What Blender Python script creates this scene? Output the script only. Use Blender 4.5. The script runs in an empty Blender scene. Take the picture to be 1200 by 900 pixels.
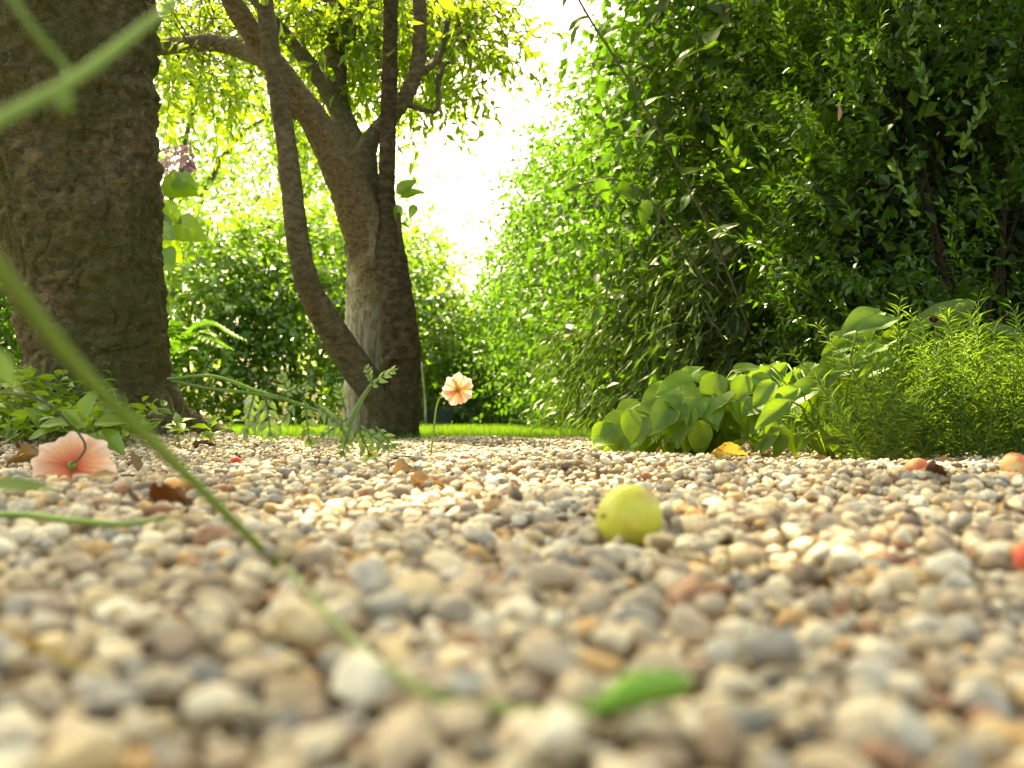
import bpy, math, random
import numpy as np
from mathutils import Vector, Matrix, Quaternion

R = math.radians
rng = np.random.default_rng(7)
random.seed(7)
S = bpy.context.scene
COL = S.collection

# ------------------------------------------------------------------ camera
CZ, PITCH, FPX = 0.047, R(2.06), 1167.0          # low camera just above the gravel
cam_d = bpy.data.cameras.new('camera')
cam = bpy.data.objects.new('camera', cam_d); COL.objects.link(cam)
cam.location = (0, 0, CZ); cam.rotation_euler = (math.pi / 2 + PITCH, 0, 0)
cam_d.sensor_width = 36; cam_d.lens = 36 * FPX / 1200
cam_d.clip_start = 0.01; cam_d.clip_end = 500
cam_d.dof.use_dof = True; cam_d.dof.focus_distance = 1.35; cam_d.dof.aperture_fstop = 11.0
S.camera = cam
# ------------------------------------------------------------------ sky, sun, exposure
SUN_AZ, SUN_EL = R(-22), R(56)                   # azimuth from +Y towards +X
w = bpy.data.worlds.new('World'); S.world = w; w.use_nodes = True
nt = w.node_tree; bgn = nt.nodes['Background']
sky = nt.nodes.new('ShaderNodeTexSky'); sky.sky_type = 'NISHITA'; sky.sun_disc = False
sky.sun_elevation = SUN_EL; sky.sun_rotation = SUN_AZ
sky.air_density = 0.9; sky.dust_density = 6.0; sky.ozone_density = 0.4
nt.links.new(sky.outputs[0], bgn.inputs[0]); bgn.inputs[1].default_value = 0.15
sl = bpy.data.lights.new('sun', 'SUN'); sl.energy = 5.0; sl.angle = R(0.6); sl.color = (1, 0.95, 0.85)
so = bpy.data.objects.new('sun', sl); COL.objects.link(so)
sd = Vector((math.sin(SUN_AZ) * math.cos(SUN_EL), math.cos(SUN_AZ) * math.cos(SUN_EL), math.sin(SUN_EL)))
so.rotation_euler = (-sd).to_track_quat('-Z', 'Y').to_euler(); so.location = sd * 20
S.view_settings.view_transform = 'Standard'; S.view_settings.look = 'None'
S.view_settings.exposure = 2.38; S.view_settings.gamma = 1
S.view_settings.use_white_balance = True; S.view_settings.white_balance_temperature = 9900; S.view_settings.white_balance_tint = -2
S.render.engine = 'CYCLES'
S.cycles.use_denoising = True
S.cycles.max_bounces = 8; S.cycles.diffuse_bounces = 5; S.cycles.glossy_bounces = 2; S.cycles.transmission_bounces = 5
S.cycles.sample_clamp_indirect = 6

# ------------------------------------------------------------------ small helpers
cp, sp_ = math.cos(PITCH), math.sin(PITCH)
def P(u, v, y):
    """the point at depth y that is seen at photo position (u, v)"""
    dx, dz = (u - 600) / FPX, (450 - v) / FPX
    t = y / (cp - dz * sp_)
    return np.array((dx * t, y, CZ + t * (sp_ + dz * cp)))
def unit(a): return a / np.maximum(np.linalg.norm(a, axis=-1, keepdims=True), 1e-9)
def rvec(n): return unit(rng.normal(size=(n, 3)))

def _h(ix, iy, iz):
    n = (ix * 374761393 + iy * 668265263 + iz * 2147483647 * 3 + 1013) & 0xffffffff
    n = ((n ^ (n >> 13)) * 1274126177) & 0xffffffff
    return ((n ^ (n >> 16)) & 0xffff) / 65535.0
def vnoise(p):
    p = np.asarray(p, float); i = np.floor(p).astype(np.int64); f = p - i; f = f * f * (3 - 2 * f)
    r = 0
    for a in (0, 1):
        for b in (0, 1):
            for c in (0, 1):
                wgt = (f[..., 0] if a else 1 - f[..., 0]) * (f[..., 1] if b else 1 - f[..., 1]) * (f[..., 2] if c else 1 - f[..., 2])
                r = r + wgt * _h(i[..., 0] + a, i[..., 1] + b, i[..., 2] + c)
    return r * 2 - 1
def fbm(p, o=4):
    p = np.asarray(p, float); r = 0; a = 1
    for k in range(o): r = r + a * vnoise(p * 2 ** k + 17.3 * k); a *= .5
    return r

def mesh(name, V, F, mat=None, smooth=True):
    V = np.ascontiguousarray(V, np.float32)
    me = bpy.data.meshes.new(name)
    Fs = F if isinstance(F, list) else [F]
    Fs = [np.asarray(f, np.int32) for f in Fs if len(f)]
    nl = sum(f.size for f in Fs); nf = sum(len(f) for f in Fs)
    me.vertices.add(len(V)); me.vertices.foreach_set('co', V.ravel())
    me.loops.add(nl); me.loops.foreach_set('vertex_index', np.concatenate([f.ravel() for f in Fs]))
    tot = np.concatenate([np.full(len(f), f.shape[1], np.int32) for f in Fs])
    st = np.concatenate(([0], np.cumsum(tot)[:-1])).astype(np.int32)
    me.polygons.add(nf); me.polygons.foreach_set('loop_start', st)
    me.polygons.foreach_set('use_smooth', np.full(nf, smooth))
    me.update(calc_edges=True); me.validate()
    if mat: me.materials.append(mat)
    return me
def link(name, me, parent=None, M=None, kind=None):
    o = bpy.data.objects.new(name, me); COL.objects.link(o)
    if parent is not None: o.parent = parent
    if M is not None: o.matrix_local = M
    if kind: o['kind'] = kind
    return o
def thing(name, label, cat, loc=(0, 0, 0), group=None):
    o = bpy.data.objects.new(name, None); COL.objects.link(o)
    o.location = tuple(float(v) for v in loc); o['label'] = label; o['category'] = cat
    o.empty_display_size = .05
    if group: o['group'] = group
    return o
def tag(o, label, cat, group=None):
    o['label'] = label; o['category'] = cat
    if group: o['group'] = group
    return o
def join(parts):
    """[(V, F), ...] -> V, list of faces"""
    Vs, Fs, n = [], [], 0
    for V, F in parts:
        Vs.append(V)
        for f in (F if isinstance(F, list) else [F]): Fs.append(np.asarray(f) + n)
        n += len(V)
    by = {}
    for f in Fs: by.setdefault(f.shape[1], []).append(f)
    return np.concatenate(Vs), [np.concatenate(x) for x in by.values()]

def spline(pts, n):
    """Catmull-Rom through rows of pts (any number of columns)"""
    p = np.asarray(pts, float); p = np.vstack([2 * p[0] - p[1], p, 2 * p[-1] - p[-2]])
    t = np.linspace(0, len(p) - 3 - 1e-6, n); i = t.astype(int); f = (t - i)[:, None]
    a, b, c, d = p[i], p[i + 1], p[i + 2], p[i + 3]
    return .5 * (2 * b + (c - a) * f + (2 * a - 5 * b + 4 * c - d) * f ** 2 + (3 * b - a - 3 * c + d) * f ** 3)
def tube(pts, rad, seg=8, n=None, disp=None, cap=True):
    """swept tube; disp(points, angle, length) -> radial factor"""
    q = np.column_stack([np.asarray(pts, float), np.asarray(rad, float)])
    if n: q = spline(q, n)
    p, r = q[:, :3], q[:, 3]
    t = unit(np.gradient(p, axis=0))
    ref = np.array((0, 1, 0.)) if abs(t[0, 1]) < .8 else np.array((1, 0, 0.))
    u = ref - t[0] * (ref @ t[0]); u /= np.linalg.norm(u); U = [u]
    for k in range(1, len(p)):
        u = U[-1] - t[k] * (U[-1] @ t[k]); U.append(u / np.linalg.norm(u))
    U = np.array(U); W = np.cross(t, U)
    a = np.linspace(0, 2 * math.pi, seg, endpoint=False)
    D = U[:, None] * np.cos(a)[None, :, None] + W[:, None] * np.sin(a)[None, :, None]
    V = p[:, None] + D * r[:, None, None]
    if disp is not None: V = V + D * (disp(V, a) * r[:, None])[..., None]
    m = len(p); V = V.reshape(-1, 3)
    i, j = np.meshgrid(np.arange(m - 1), np.arange(seg), indexing='ij'); j2 = (j + 1) % seg
    F = np.stack([i * seg + j, i * seg + j2, (i + 1) * seg + j2, (i + 1) * seg + j], -1).reshape(-1, 4)
    if not cap: return V, F
    V = np.vstack([V, p[:1], p[-1:]]); k = np.arange(seg); k2 = (k + 1) % seg
    T = np.vstack([np.stack([np.full(seg, m * seg), k2, k], -1),
                   np.stack([np.full(seg, m * seg + 1), (m - 1) * seg + k, (m - 1) * seg + k2], -1)])
    return V, [F, T]
def pxtube(ctrl, seg=10, n=24, disp=None):
    """ctrl rows: u, v, depth, width in photo pixels"""
    pts = [P(u, v, y) for u, v, y, _ in ctrl]
    rad = [wd / FPX * y / 2 for u, v, y, wd in ctrl]
    return tube(pts, rad, seg, n, disp)
def origin(o, loc):
    loc = Vector([float(c) for c in loc]); o.data.transform(Matrix.Translation(-loc)); o.location = loc; return o

# ------------------------------------------------------------------ materials
class NT:
    def __init__(s, name):
        s.m = bpy.data.materials.new(name); s.m.use_nodes = True
        s.t = s.m.node_tree; s.t.nodes.clear()
        s.out = s.n('ShaderNodeOutputMaterial')
    def n(s, typ, **kw):
        x = s.t.nodes.new(typ)
        for k, v in kw.items():
            if k.startswith('i_'): x.inputs[k[2:].replace('_', ' ')].default_value = v
            else: setattr(x, k, v)
        return x
    def l(s, a, b): s.t.links.new(a, b)
    def ramp(s, fac, stops, interp='LINEAR'):
        r = s.n('ShaderNodeValToRGB'); e = r.color_ramp.elements; r.color_ramp.interpolation = interp
        while len(e) < len(stops): e.new(.5)
        for k, (p, c) in zip(e, stops): k.position = p; k.color = (*c, 1)
        s.l(fac, r.inputs[0]); return r.outputs[0]
    def noise(s, scale, detail=4, vec=None, rough=.5, dist=0.0):
        x = s.n('ShaderNodeTexNoise'); x.inputs['Scale'].default_value = scale
        x.inputs['Detail'].default_value = detail; x.inputs['Roughness'].default_value = rough
        x.inputs['Distortion'].default_value = dist
        if vec is not None: s.l(vec, x.inputs['Vector'])
        return x.outputs['Fac']
    def mix(s, f, a, b, typ='MIX'):
        x = s.n('ShaderNodeMix', data_type='RGBA', blend_type=typ)
        for sock, v in ((x.inputs[0], f), (x.inputs[6], a), (x.inputs[7], b)):
            if isinstance(v, bpy.types.NodeSocket): s.l(v, sock)
            elif isinstance(v, (int, float)): sock.default_value = v
            else: sock.default_value = (*v, 1)
        return x.outputs[2]
    def objco(s, scale=None, kind='Object'):
        c = s.n('ShaderNodeTexCoord').outputs[kind]
        if scale is None: return c
        m = s.n('ShaderNodeMapping'); m.inputs['Scale'].default_value = scale; s.l(c, m.inputs[0]); return m.outputs[0]
    def pos(s, scale=(1, 1, 1)):
        g = s.n('ShaderNodeNewGeometry'); m = s.n('ShaderNodeMapping'); m.inputs['Scale'].default_value = scale
        s.l(g.outputs['Position'], m.inputs[0]); return m.outputs[0]
    def bsdf(s, col, rough=.7, bump=None, bstr=.3, bdist=.01, spec=.4):
        b = s.n('ShaderNodeBsdfPrincipled')
        if isinstance(col, bpy.types.NodeSocket): s.l(col, b.inputs['Base Color'])
        else: b.inputs['Base Color'].default_value = (*col, 1)
        b.inputs['Roughness'].default_value = rough; b.inputs['Specular IOR Level'].default_value = spec
        if bump is not None:
            k = s.n('ShaderNodeBump'); k.inputs['Strength'].default_value = bstr; k.inputs['Distance'].default_value = bdist
            s.l(bump, k.inputs['Height']); s.l(k.outputs[0], b.inputs['Normal'])
        s.l(b.outputs[0], s.out.inputs[0]); return b

def leaf_mat(name, cols, trans, tmix=.45, gloss=.08, rough=.4, rnd='island', veins=False):
    """thin leaf: diffuse + translucent + a little sheen; cols = ramp over a random number per leaf"""
    k = NT(name)
    if rnd == 'island': fac = k.n('ShaderNodeNewGeometry').outputs['Random Per Island']
    else: fac = k.n('ShaderNodeObjectInfo').outputs['Random']
    n = len(cols); st = [(i / max(n - 1, 1), c) for i, c in enumerate(cols)]
    c = k.ramp(fac, st)
    tr = k.mix(1.0, k.ramp(fac, [(0, tuple(v * .75 for v in trans)), (1, tuple(min(1, v * 1.2) for v in trans))]), (1, 1, 1), 'MULTIPLY')
    nz = k.noise(60, 2, k.pos())
    c = k.mix(.35, c, k.ramp(nz, [(.3, (.55, .55, .5)), (.7, (1.3, 1.3, 1.2))]), 'MULTIPLY')
    d = k.n('ShaderNodeBsdfDiffuse'); t = k.n('ShaderNodeBsdfTranslucent')
    if veins:
        uv = k.objco()
        sep = k.n('ShaderNodeSeparateXYZ'); k.l(uv, sep.inputs[0])
        ab = k.n('ShaderNodeMath', operation='ABSOLUTE'); k.l(sep.outputs[1], ab.inputs[0])
        mu = k.n('ShaderNodeMath', operation='MULTIPLY_ADD'); k.l(ab.outputs[0], mu.inputs[0]); mu.inputs[1].default_value = -.9; k.l(sep.outputs[0], mu.inputs[2])
        sn = k.n('ShaderNodeMath', operation='MULTIPLY'); k.l(mu.outputs[0], sn.inputs[0]); sn.inputs[1].default_value = 8.0
        fr = k.n('ShaderNodeMath', operation='PINGPONG'); k.l(sn.outputs[0], fr.inputs[0]); fr.inputs[1].default_value = .5
        mid = k.n('ShaderNodeMath', operation='MULTIPLY'); k.l(ab.outputs[0], mid.inputs[0]); mid.inputs[1].default_value = 14
        mn = k.n('ShaderNodeMath', operation='MINIMUM'); k.l(fr.outputs[0], mn.inputs[0]); k.l(mid.outputs[0], mn.inputs[1])
        vm = k.ramp(mn.outputs[0], [(.0, (1.12, 1.12, 1.05)), (.16, (1, 1, 1))])
        c = k.mix(1.0, c, vm, 'MULTIPLY'); tr = k.mix(1.0, tr, k.ramp(mn.outputs[0], [(.0, (.82, .86, .82)), (.16, (1, 1, 1))]), 'MULTIPLY')
        bp = k.n('ShaderNodeBump'); bp.inputs['Strength'].default_value = .3; bp.inputs['Distance'].default_value = .05
        k.l(mn.outputs[0], bp.inputs['Height']); k.l(bp.outputs[0], d.inputs['Normal'])
    k.l(c, d.inputs[0]); k.l(tr, t.inputs[0])
    m1 = k.n('ShaderNodeMixShader'); m1.inputs[0].default_value = tmix
    k.l(d.outputs[0], m1.inputs[1]); k.l(t.outputs[0], m1.inputs[2])
    g = k.n('ShaderNodeBsdfGlossy'); g.inputs['Roughness'].default_value = rough; g.inputs[0].default_value = (.9, 1, .85, 1)
    m2 = k.n('ShaderNodeMixShader'); m2.inputs[0].default_value = gloss
    k.l(m1.outputs[0], m2.inputs[1]); k.l(g.outputs[0], m2.inputs[2]); k.l(m2.outputs[0], k.out.inputs[0])
    return k.m

PAL = [(.47, .38, .26), (.64, .54, .38), (.35, .30, .23), (.54, .42, .26), (.25, .18, .12), (.66, .59, .46),
       (.42, .35, .27), (.52, .41, .29), (.24, .23, .21), (.58, .45, .27), (.38, .28, .18), (.66, .56, .42),
       (.32, .30, .27), (.50, .31, .14), (.46, .37, .27), (.70, .64, .52), (.34, .18, .11), (.56, .48, .36), (.48, .44, .38), (.42, .32, .23), (.18, .13, .10)]
def pebble_mat(name, rnd):
    k = NT(name)
    fac = k.n('ShaderNodeNewGeometry').outputs['Random Per Island'] if rnd == 'island' else k.n('ShaderNodeObjectInfo').outputs['Random']
    c = k.ramp(fac, [(i / len(PAL), p) for i, p in enumerate(PAL)], 'CONSTANT')
    pv = k.pos()
    n1 = k.noise(260, 3, pv); n2 = k.noise(1600, 2, pv)
    c = k.mix(.7, c, k.ramp(n1, [(.3, (.62, .60, .56)), (.7, (1.25, 1.22, 1.12))]), 'MULTIPLY')
    c = k.mix(.5, c, k.ramp(n2, [(.35, (.7, .68, .64)), (.65, (1.15, 1.15, 1.12))]), 'MULTIPLY')
    k.bsdf(c, .62, n2, .12, .001, .35); return k.m

def bark_mat(name, c0, c1, moss, moss_amt, scale=(1, 1, 1), bumpd=.01, dark=.25, lichen=None):
    k = NT(name); v = k.pos(scale)
    a = k.noise(18, 6, v, .6, .4); b = k.noise(90, 4, v, .6); m = k.noise(5, 4, k.pos((1, 1, .9)))
    c = k.ramp(a, [(.25, tuple(x * dark for x in c0)), (.45, c0), (.62, c1), (.8, tuple(min(1, x * 1.5) for x in c1))])
    c = k.mix(.6, c, k.ramp(b, [(.3, (.5, .48, .45)), (.7, (1.3, 1.3, 1.25))]), 'MULTIPLY')
    mm = k.ramp(m, [(.5 - moss_amt * .3, (0, 0, 0)), (.72 - moss_amt * .25, (1, 1, 1))])
    b2 = k.ramp(b, [(.35, tuple(x * .5 for x in moss)), (.7, moss)])
    mx = k.n('ShaderNodeMath', operation='MULTIPLY'); k.l(mm, mx.inputs[0]); mx.inputs[1].default_value = moss_amt
    c = k.mix(mx.outputs[0], c, b2)
    if lichen: c = k.mix(k.ramp(k.noise(55, 3, k.pos((1, 1, 1.4)), .6, .6), [(.66, (0, 0, 0)), (.78, (.6, .6, .6))]), c, lichen)
    hs = k.n('ShaderNodeMath', operation='MULTIPLY_ADD'); k.l(b, hs.inputs[0]); hs.inputs[1].default_value = .35; k.l(a, hs.inputs[2])
    k.bsdf(c, .88, hs.outputs[0], .8, bumpd, .2); return k.m

M = {}
M['peb'] = pebble_mat('pebble stone', 'obj'); M['grav'] = pebble_mat('gravel stone', 'island')
k = NT('sandy grit'); n = k.noise(300, 5, k.pos()); k.bsdf(k.ramp(n, [(.3, (.10, .075, .045)), (.7, (.30, .24, .15))]), .9, n, .6, .004); M['grit'] = k.m
k = NT('lawn soil'); n = k.noise(40, 4, k.pos()); k.bsdf(k.ramp(n, [(.3, (.035, .07, .012)), (.7, (.07, .13, .022))]), .9); M['turf'] = k.m
k = NT('bed soil'); n = k.noise(60, 5, k.pos()); k.bsdf(k.ramp(n, [(.3, (.02, .014, .009)), (.7, (.08, .055, .032))]), .95, n, .6, .01); M['soil'] = k.m
M['bark_big'] = bark_mat('mossy cherry bark', (.105, .078, .047), (.205, .158, .098), (.068, .082, .016), .72, (2.4, 2.4, 3.3), .02, .3, (.34, .30, .21))
M['bark_mid'] = bark_mat('brown fruit tree bark', (.13, .105, .065), (.21, .175, .115), (.11, .11, .04), .5, (2.6, 2.6, 4.0), .018, .45, (.36, .32, .22))
M['bark_pale'] = bark_mat('pale furrowed bark', (.38, .33, .25), (.68, .62, .50), (.3, .3, .18), .2, (5, 5, .8), .02)
k = NT('brown bark over pale furrowed bark'); a_ = k.noise(30, 6, k.pos((2.6, 2.6, 4.0)), .6, .4); p_ = k.noise(24, 5, k.pos((5, 5, .7)), .6, .3)
cb_ = k.ramp(a_, [(.25, (.07, .052, .028)), (.45, (.15, .115, .062)), (.65, (.23, .18, .10)), (.8, (.33, .27, .16))])
cp_ = k.ramp(p_, [(.3, (.22, .18, .12)), (.5, (.52, .46, .35)), (.75, (.74, .68, .56))])
sz_ = k.n('ShaderNodeSeparateXYZ'); k.l(k.pos(), sz_.inputs[0]); nn_ = k.noise(16, 4, k.pos((1, 1, .35)))
zz_ = k.n('ShaderNodeMath', operation='MULTIPLY_ADD'); k.l(nn_, zz_.inputs[0]); zz_.inputs[1].default_value = .42; k.l(sz_.outputs[2], zz_.inputs[2])
c_ = k.mix(k.ramp(zz_.outputs[0], [(.56, (0, 0, 0)), (.70, (1, 1, 1))]), cp_, cb_)
ad_ = k.n('ShaderNodeMath', operation='ADD'); k.l(a_, ad_.inputs[0]); k.l(p_, ad_.inputs[1]); k.bsdf(c_, .88, ad_.outputs[0], .8, .015, .2); M['bark_two'] = k.m
M['bark_dark'] = bark_mat('dark brown bark', (.065, .047, .028), (.13, .098, .058), (.07, .07, .02), .4, (2.6, 2.6, 4.0), .018, .45)
M['twig'] = bark_mat('twig bark', (.10, .07, .04), (.16, .12, .07), (.08, .1, .03), .4, (3, 3, 3), .003)
M['dark_twig'] = bark_mat('dark twig bark', (.035, .025, .018), (.07, .05, .03), (.04, .05, .02), .3, (3, 3, 3), .003)

G_MID = [(.020, .054, .007), (.033, .079, .009), (.050, .102, .012), (.027, .067, .008), (.064, .098, .014)]
G_BRT = [(.062, .142, .016), (.090, .178, .022), (.118, .205, .028), (.075, .156, .018)]
G_DRK = [(.016, .045, .008), (.024, .064, .010), (.034, .080, .012), (.020, .054, .009)]
M['hedge'] = leaf_mat('hedge leaf', G_MID, (.098, .225, .018), .45, .03)
M['hedge_l'] = leaf_mat('broad hedge leaf', G_MID, (.14, .30, .02), .42, .03, rnd='obj', veins=True)
M['narrow'] = leaf_mat('narrow hanging leaf', [(.028, .066, .010), (.045, .088, .014), (.070, .085, .022)], (.12, .23, .02), .35, .05, .4)
M['box'] = leaf_mat('box leaf', [(.018, .062, .008), (.030, .088, .010), (.048, .118, .012), (.024, .072, .009)], (.14, .32, .015), .33, .045, .35)
M['boxnew'] = leaf_mat('fresh box leaf', [(.055, .13, .010), (.075, .16, .012), (.045, .11, .010)], (.22, .42, .02), .38, .04, .35)
M['yew'] = leaf_mat('dark evergreen leaf', [(.020, .045, .010), (.034, .062, .012), (.045, .060, .018)], (.06, .12, .015), .25, .07, .35)
M['far'] = leaf_mat('far tree leaf', G_BRT, (.22, .40, .035), .5, .05)
M['back'] = leaf_mat('background shrub leaf', G_BRT + [(.05, .115, .012)], (.22, .40, .03), .48, .08, .3)
M['crown'] = leaf_mat('fruit tree leaf', G_BRT, (.34, .52, .035), .52, .05)
M['shade'] = leaf_mat('overhead leaf', G_MID, (.22, .36, .03), .4, .05)
M['herb'] = leaf_mat('broad herb leaf', [(.062, .145, .014), (.085, .175, .017), (.048, .12, .013)], (.33, .51, .03), .46, .03, .5, rnd='obj', veins=True)
M['sage'] = leaf_mat('grey green herb leaf', [(.075, .16, .025), (.10, .19, .03), (.06, .135, .022)], (.30, .47, .03), .44, .03, .5, rnd='obj', veins=True)
M['feather'] = leaf_mat('needle leaf', [(.065, .135, .024), (.09, .17, .03), (.12, .19, .036)], (.24, .40, .035), .38, .04)
M['weed'] = leaf_mat('weed leaf', [(.055, .13, .014), (.09, .18, .018), (.12, .21, .022)], (.28, .46, .03), .42, .05)
M['lilac'] = leaf_mat('lilac leaf', [(.075, .15, .016), (.10, .18, .02)], (.26, .42, .025), .48, .05, rnd='obj', veins=True)
M['poppyleaf'] = leaf_mat('poppy leaf', [(.10, .19, .045), (.13, .22, .05)], (.28, .44, .06), .4, .05)
M['grass'] = leaf_mat('grass blade', [(.075, .16, .014), (.10, .20, .018), (.135, .23, .022)], (.20, .36, .02), .35, .05)
k = NT('green stem'); n = k.noise(50, 3, k.pos()); k.bsdf(k.ramp(n, [(.3, (.12, .22, .022)), (.7, (.18, .30, .035))]), .5, spec=.4).inputs['Subsurface Weight'].default_value = .0; M['stem'] = k.m
k = NT('fresh bud green'); n = k.noise(140, 4, k.pos((1, 3, 3))); k.bsdf(k.ramp(n, [(.3, (.10, .25, .015)), (.7, (.18, .36, .03))]), .5, n, .3, .001); M['budgreen'] = k.m
k = NT('dark stem'); n = k.noise(80, 3, k.pos()); k.bsdf(k.ramp(n, [(.3, (.05, .055, .03)), (.7, (.10, .11, .05))]), .6); M['dkstem'] = k.m
def petal_mat(name, core, body, rim):
    k = NT(name); ln = k.n('ShaderNodeVectorMath', operation='LENGTH'); k.l(k.objco(), ln.inputs[0])
    c = k.ramp(ln.outputs['Value'], [(.0, tuple(x * .45 for x in core)), (.16, core), (.55, body), (1.0, rim)])
    c = k.mix(.5, c, k.ramp(k.noise(14, 4, k.objco((1, 4, 1))), [(.3, (.82, .78, .74)), (.7, (1.08, 1.08, 1.08))]), 'MULTIPLY')
    d = k.n('ShaderNodeBsdfDiffuse'); t = k.n('ShaderNodeBsdfTranslucent'); k.l(c, d.inputs[0]); k.l(c, t.inputs[0])
    m = k.n('ShaderNodeMixShader'); m.inputs[0].default_value = .42; k.l(d.outputs[0], m.inputs[1]); k.l(t.outputs[0], m.inputs[2]); k.l(m.outputs[0], k.out.inputs[0]); return k.m
M['petal'] = petal_mat('salmon petal', (.60, .20, .07), (.78, .44, .27), (.86, .66, .52))
M['petal2'] = petal_mat('pale salmon petal', (.66, .16, .10), (.80, .44, .26), (.88, .70, .62))
M['lilacfl'] = leaf_mat('lilac floret', [(.42, .20, .45), (.55, .30, .55), (.36, .15, .36)], (.5, .28, .5), .4, .03)
def fruit_mat(name, c0, c1, blush, sc=18, lo=.5, hi=.68, rough=.4):
    k = NT(name); a = k.noise(sc, 3, k.objco()); b = k.noise(sc * 12, 2, k.objco())
    sepz = k.n('ShaderNodeSeparateXYZ'); k.l(k.objco(), sepz.inputs[0])
    c = k.ramp(a, [(.3, c0), (.7, c1)])
    c = k.mix(k.ramp(k.noise(sc * .7, 3, k.objco((1.3, 1.1, .8))), [(lo, (0, 0, 0)), (hi, (1, 1, 1))]), c, blush)
    c = k.mix(.35, c, k.ramp(b, [(.35, (.8, .8, .75)), (.6, (1.1, 1.1, 1.05))]), 'MULTIPLY')
    s = k.bsdf(c, rough, b, .05, .0005); s.inputs['Subsurface Weight'].default_value = .15
    s.inputs['Subsurface Radius'].default_value = (.004, .004, .001); s.inputs['Subsurface Scale'].default_value = 1.0; return k.m
M['plum'] = fruit_mat('green plum skin', (.44, .45, .04), (.58, .54, .09), (.36, .24, .04), 75, .54, .72)
M['peach'] = fruit_mat('blushed fruit skin', (.62, .40, .16), (.66, .52, .22), (.55, .12, .05), 60, .40, .60, .5)
M['berry'] = fruit_mat('red berry skin', (.55, .05, .03), (.62, .10, .05), (.62, .25, .16), 90, .5, .7, .3)
M['orange'] = fruit_mat('orange dried fruit skin', (.50, .22, .06), (.55, .30, .08), (.20, .07, .02), 80, .45, .65, .6)
def dry_mat(name, a, b, t):
    m = leaf_mat(name, [a, b], t, .3, .05, rnd='obj'); return m
M['dry'] = dry_mat('dry brown leaf', (.07, .028, .014), (.11, .05, .022), (.10, .035, .01))
k = NT('yellowed leaf'); nz_ = k.noise(5, 5, k.objco(), .65); c_ = k.ramp(nz_, [(.36, (.16, .075, .02)), (.47, (.42, .25, .05)), (.58, (.46, .36, .07)), (.8, (.50, .44, .14))])
d_ = k.n('ShaderNodeBsdfDiffuse'); t_ = k.n('ShaderNodeBsdfTranslucent'); k.l(c_, d_.inputs[0]); k.l(c_, t_.inputs[0]); x_ = k.n('ShaderNodeMixShader'); x_.inputs[0].default_value = .3
k.l(d_.outputs[0], x_.inputs[1]); k.l(t_.outputs[0], x_.inputs[2]); k.l(x_.outputs[0], k.out.inputs[0]); M['dryy'] = k.m
M['dryo'] = dry_mat('orange dry leaf', (.26, .15, .06), (.34, .20, .08), (.3, .16, .05))
k = NT('white painted wood'); n = k.noise(30, 4, k.pos()); k.bsdf(k.ramp(n, [(.3, (.62, .60, .56)), (.7, (.8, .79, .76))]), .6); M['white'] = k.m
k = NT('blue grey glazed clay'); n = k.noise(20, 4, k.pos()); k.bsdf(k.ramp(n, [(.3, (.10, .13, .17)), (.7, (.20, .24, .28))]), .35); M['pot'] = k.m

# ------------------------------------------------------------------ ground
def gh(x, y):
    """height of the gravel surface"""
    h = .004 * np.sin(x * 9 + 1.3) * np.sin(y * 6.5 + .4) + .003 * np.sin(x * 21 + y * 13) + .004 * np.sin(y * 3.1 - x * 2.2)
    h = h + .011 * np.exp(-(((x + .02) / .22) ** 2 + ((y - .98) / .14) ** 2))
    h = h + .020 * np.exp(-(((x + .80) / .24) ** 2 + ((y - 1.85) / .4) ** 2))
    h = h + .004 * np.exp(-(((x + .10) / .07) ** 2 + ((y - .19) / .05) ** 2))
    return h
def sheet(x0, x1, y0, y1, nx, ny, zf):
    X, Y = np.meshgrid(np.linspace(x0, x1, nx), np.linspace(y0, y1, ny)); Z = zf(X, Y)
    V = np.stack([X, Y, Z], -1).reshape(-1, 3); i = np.arange(ny - 1)[:, None] * nx + np.arange(nx - 1)[None]; i = i.ravel()
    return V, np.stack([i, i + 1, i + nx + 1, i + nx], -1)
V, F = sheet(-200, 200, -200, 200, 60, 60, lambda x, y: x * 0 - .03)
o = link('ground', mesh('ground', V, F, M['soil'])); o['kind'] = 'structure'
V, F = sheet(-1.7, 1.7, -1.2, 2.32, 240, 250, lambda x, y: gh(x, y) - .0155)
path = link('gravel_path', mesh('gravel_path', V, F, M['grit'])); path['kind'] = 'structure'
V, F = sheet(-9, 3, 2.30, 9.5, 40, 40, lambda x, y: -.006 + .004 * np.sin(x * 2) * np.sin(y * 1.7))
o = link('lawn', mesh('lawn', V, F, M['turf'])); o['kind'] = 'structure'
V, F = sheet(.18, 2.2, 1.02, 2.30, 40, 30, lambda x, y: -.004 + .012 * fbm(np.stack([x * 6, y * 6, x * 0], -1), 2)
             - .05 * np.clip((.62 - .30 * (y - 1.02) - x) / .1, 0, 1))
o = link('planting_bed', mesh('planting_bed', V, F, M['soil'])); o['kind'] = 'structure'

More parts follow.
